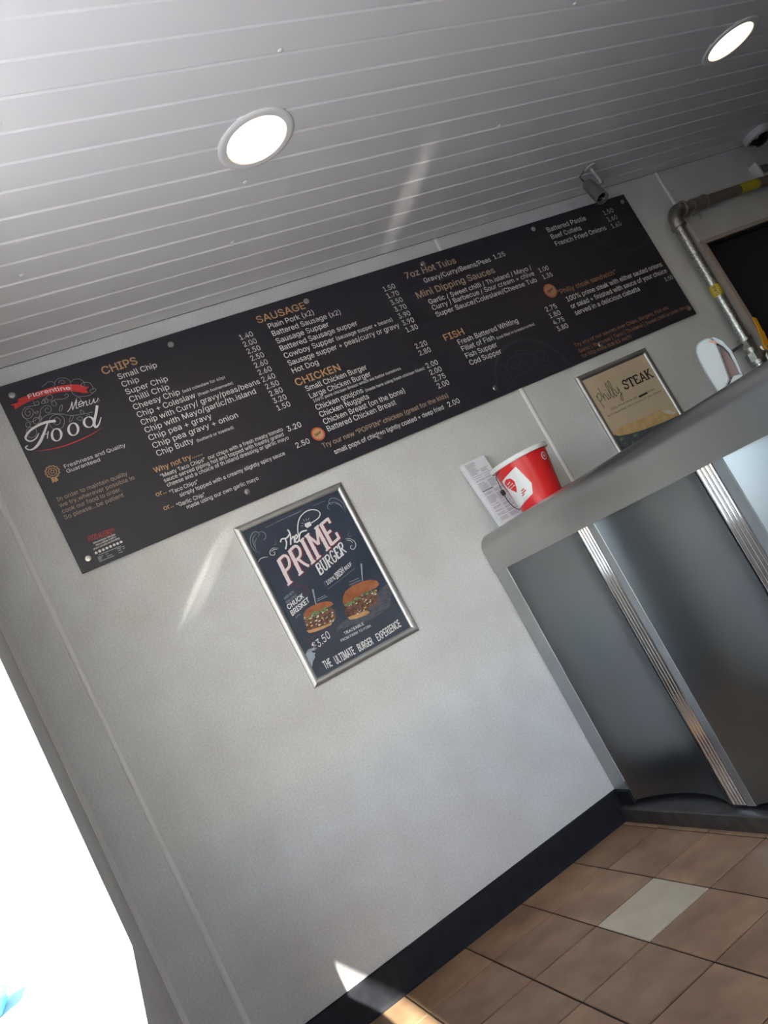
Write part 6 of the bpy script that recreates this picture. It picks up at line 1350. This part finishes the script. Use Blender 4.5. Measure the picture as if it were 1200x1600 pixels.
PR = .0265
MB().tube([pz(1.18), pz(2.10)], PR, 20).ob('upright_pipe', 'galvanised', gp, True)
MB().tube([(3.47, -.06, 2.168), (5.19, -.06, 2.168)], PR, 20).ob('level_pipe', 'pipe_paint', gp, True)
el = [Vector((3.47 - .068 * math.sin(a), -.06, 2.168 - .068 + .068 * math.cos(a))) for a in [math.pi / 2 * k_ / 8 for k_ in range(9)]]
MB().tube([(3.485, -.06, 2.168)] + el + [(3.4015, -.06, 2.086)], .034, 20).ob('elbow', 'pipe_fitting', gp, True)
MB().tube([(3.484, -.06, 2.168), (3.494, -.06, 2.168)], .039, 20).ob('elbow_collar', 'pipe_fitting', gp, True)
MB().tube([(3.401, -.06, 2.090), (3.4005, -.06, 2.078)], .039, 20).ob('elbow_collar', 'pipe_fitting', gp, True)
MB().tube([(3.56, -.06, 2.168), (3.655, -.06, 2.168)], .031, 20).ob('coupling', 'pipe_paint', gp, True)
MB().tube([(3.652, -.06, 2.168), (3.662, -.06, 2.168)], .035, 20).ob('coupling_ring', 'screw_steel', gp, True)
MB().tube([(3.612, -.03, 2.140), (3.612, -.03, 2.098)], .005, 8).tube([(3.612, -.03, 2.138), (3.612, .0, 2.138)], .004, 8).ob('hanger_screw', 'pipe_fitting', gp, True)
gl_ = MB().tube([pz(1.680), pz(1.740)], PR + .0008, 24, False).ob('gas_label', 'label_yellow', gp, True)
MB().tube([(3.93, -.06, 2.168), (4.085, -.06, 2.168)], PR + .0008, 24, False).ob('gas_label', 'label_yellow', gp, True)
MB().tube([(3.925, -.06, 2.168), (3.93, -.06, 2.168)], PR + .0009, 24, False).ob('label_edge', 'ink_black', gp, True)


class PipePrint(Print):
    """print wrapped round the upright pipe"""
    def w(s, p, lift=0):
        a = 4.05 + .50 - p[0] / 1000 / PR
        c = pz(1.71 - p[1] / 1000)
        r = PR + .0016
        return (c.x + r * math.sin(a), c.y + r * math.cos(a), c.z)


text(PipePrint(0, 0, 0, gl_), 'lettering', 'GAS', 19, 24, 19, -24, 14, 'ink_black', .012, up=(-1, 0))
# fittings at the foot of the upright
for z0, z1, r, n_ in ((1.425, 1.443, .036, 20), (1.386, 1.425, .0335, 6), (1.360, 1.386, .030, 20), (1.318, 1.360, .040, 8), (1.300, 1.318, .0365, 20)):
    MB().tube([pz(z0), pz(z1)], r, n_).ob('union_nut', 'pipe_fitting', gp, n_ > 10)
MB().tube([(3.265, -.052, 1.408), (3.345, -.058, 1.418)], .0075, 10).tube([(3.262, -.052, 1.4076), (3.262, .0, 1.4076)], .006, 10).ob('clip_rod', 'pipe_fitting', gp, True)
MB().tube([(3.385, -.06, 1.335), (3.445, -.066, 1.335)], .020, 14).tube([(3.440, -.066, 1.29), (3.440, -.066, 1.37)], .022, 14).ob('valve_body', 'pipe_fitting', gp, True)
lv = [(3.462, 1.512), (3.478, 1.500), (3.470, 1.440), (3.474, 1.425), (3.462, 1.375), (3.458, 1.345), (3.440, 1.334), (3.424, 1.346), (3.424, 1.366), (3.438, 1.395), (3.452, 1.450)]
MB().prism(lv, 1, -.098, -.090).ob('valve_lever', 'lever_yellow', gp)
MB().tube([(3.441, -.088, 1.352), (3.441, -.104, 1.352)], .009, 8).ob('lever_nut', 'screw_steel', gp)
MB().tube([(3.441, -.064, 1.352), (3.441, -.091, 1.352)], .010, 10).ob('valve_spindle', 'pipe_fitting', gp, True)

# ================================================================== security cameras
bc = thing('bullet_camera', (2.885, -.235, ZC), 'small grey bullet security camera hanging from the ceiling by the menu board', 'security camera')
c0 = Vector((2.885, -.235, ZC))
MB().lathe([(.024, 0), (.024, -.005), (.020, -.008), (.008, -.010), (.0001, -.010)], c0, n=24).ob('mount_plate', 'camera_stem', bc, True)
k0 = Vector((2.920, -.215, 2.347))
MB().tube([c0 + Vector((0, 0, -.010)), k0], .0055, 10).ob('stem', 'camera_stem', bc, True)
MB().lathe([(.003, -.011), (.008, -.008), (.009, 0), (.008, .008), (.003, .011)], k0, (1, .3, 0), 14).ob('knuckle', 'camera_stem', bc, True)
q0, q1 = Vector((2.853, -.200, 2.368)), Vector((2.832, -.248, 2.262))
ax = (q1 - q0).normalized()
Lb = (q1 - q0).length
MB().tube([k0 + Vector((0, 0, -.008)), q0 + ax * (Lb * .45) + Vector((.024, 0, .008))], .0055, 8).ob('bracket', 'camera_stem', bc, True)
MB().lathe([(.0001, 0), (.021, 0), (.026, .006), (.027, Lb * .2), (.027, Lb), (.025, Lb + .002), (.022, Lb - .004), (.0001, Lb - .004)], q0, ax, 28, False).ob('camera_body', 'camera_grey', bc, True)
MB().lathe([(.0215, Lb - .003), (.018, Lb), (.010, Lb + .0015), (.0001, Lb + .002)], q0, ax, 24, False).ob('lens', 'lens_black', bc, True)
hood = [q0 + ax * (Lb * .1)]
MB().lathe([(.0295, Lb * .55), (.030, Lb * .6), (.030, Lb + .012), (.0285, Lb + .012), (.0285, Lb * .55)], q0, ax, 28, False).ob('shroud', 'camera_grey', bc, True)
MB().tube([q0 + Vector((-.002, 0, .004)), q0 + Vector((-.012, .0, .022)), q0 + Vector((-.006, .01, .045)), (2.862, -.215, ZC)], .0028, 6).ob('cable', 'plastic_black', bc, True)

dm = thing('dome_camera', (4.225, -.115, ZC), 'round dome security camera on the ceiling at the right edge', 'security camera')
d0 = Vector((4.225, -.115, ZC))
MB().lathe([(.074, 0), (.074, -.022), (.068, -.034), (.056, -.040), (.047, -.040)], d0, n=40, close=False).ob('housing', 'camera_white', dm, True)
MB().lathe([(.052, -.036), (.048, -.052), (.036, -.068), (.018, -.078), (.0001, -.080)], d0, n=32, close=False).ob('dome_cover', 'lens_black', dm, True)
MB().lathe([(.050, -.040), (.057, -.0415), (.057, -.037), (.050, -.036)], d0, n=32, close=False).ob('dome_ring', 'camera_grey', dm, True)

al = thing('alarm_sensor', (4.225, 0, 2.19), 'small pale grey box sensor on the wall under dome camera', 'sensor')
MB().bbox(4.185, 4.275, -.055, 0, 2.192, 2.292, .006).ob('sensor_case', 'camera_white', al)
MB().bbox(4.197, 4.263, -.0575, -.054, 2.215, 2.262, .001).ob('sensor_window', 'camera_grey', al)

# ================================================================== outside
aw = MB().add([(-.10, -8, 3.02), (-.10, .25, 3.02), (-1.30, .25, 2.590), (-1.30, -8, 2.590), (-.10, -8, 3.008), (-.10, .25, 3.008), (-1.30, .25, 2.577), (-1.30, -8, 2.577)],
              [(0, 1, 2, 3), (7, 6, 5, 4), (0, 4, 5, 1), (1, 5, 6, 2), (2, 6, 7, 3), (3, 7, 4, 0)]).ob('unseen_awning', 'awning_canvas')  # out of view; its edge is placed to let only a low strip of sun in
struct(aw)
bn = thing('street_crate', (-1.46, 4.55, -.12), 'bright cyan shallow crate on the pavement outside, at the bottom left corner', 'crate')
bx0, bx1, by0, by1 = -1.74, -1.19, 4.27, 4.82


def rounded_ring(z, i_, r=.08):
    rg = []
    for cx, cy, a0 in ((bx1 - r, by0 + r, -90), (bx1 - r, by1 - r, 0), (bx0 + r, by1 - r, 90), (bx0 + r, by0 + r, 180)):
        for k_ in range(5):
            a = math.radians(a0 + 22.5 * k_)
            rg.append((cx + (r - i_) * math.cos(a), cy + (r - i_) * math.sin(a), z))
    return rg


rings = [rounded_ring(z, i_) for z, i_ in ((-.12, .05), (-.105, .025), (-.07, .015), (-.01, .006), (-.01, .018), (-.10, .035))]
n_ = len(rings[0])
v = [p for rg in rings for p in rg]
f = [tuple(range(n_)), tuple(range((len(rings) - 1) * n_, len(rings) * n_))]
for i in range(len(rings) - 1):
    f += [(i * n_ + j, i * n_ + (j + 1) % n_, (i + 1) * n_ + (j + 1) % n_, (i + 1) * n_ + j) for j in range(n_)]
mk('crate_body', v, f, 'bin_cyan', bn, True)
ra, rb_ = rounded_ring(-.018, -.010), rounded_ring(.000, -.010)
rc, rd = rounded_ring(.000, .016), rounded_ring(-.018, .016)
v = ra + rb_ + rc + rd
f = []
for a_, b_ in ((0, 1), (1, 2), (2, 3), (3, 0)):
    f += [(a_ * n_ + j, a_ * n_ + (j + 1) % n_, b_ * n_ + (j + 1) % n_, b_ * n_ + j) for j in range(n_)]
mk('crate_rim', v, f, 'bin_cyan', bn, True)

for o in bpy.data.objects:
    if o.name.split('.')[0] in STUFF:
        o['kind'] = 'stuff'      # print too small to pick apart
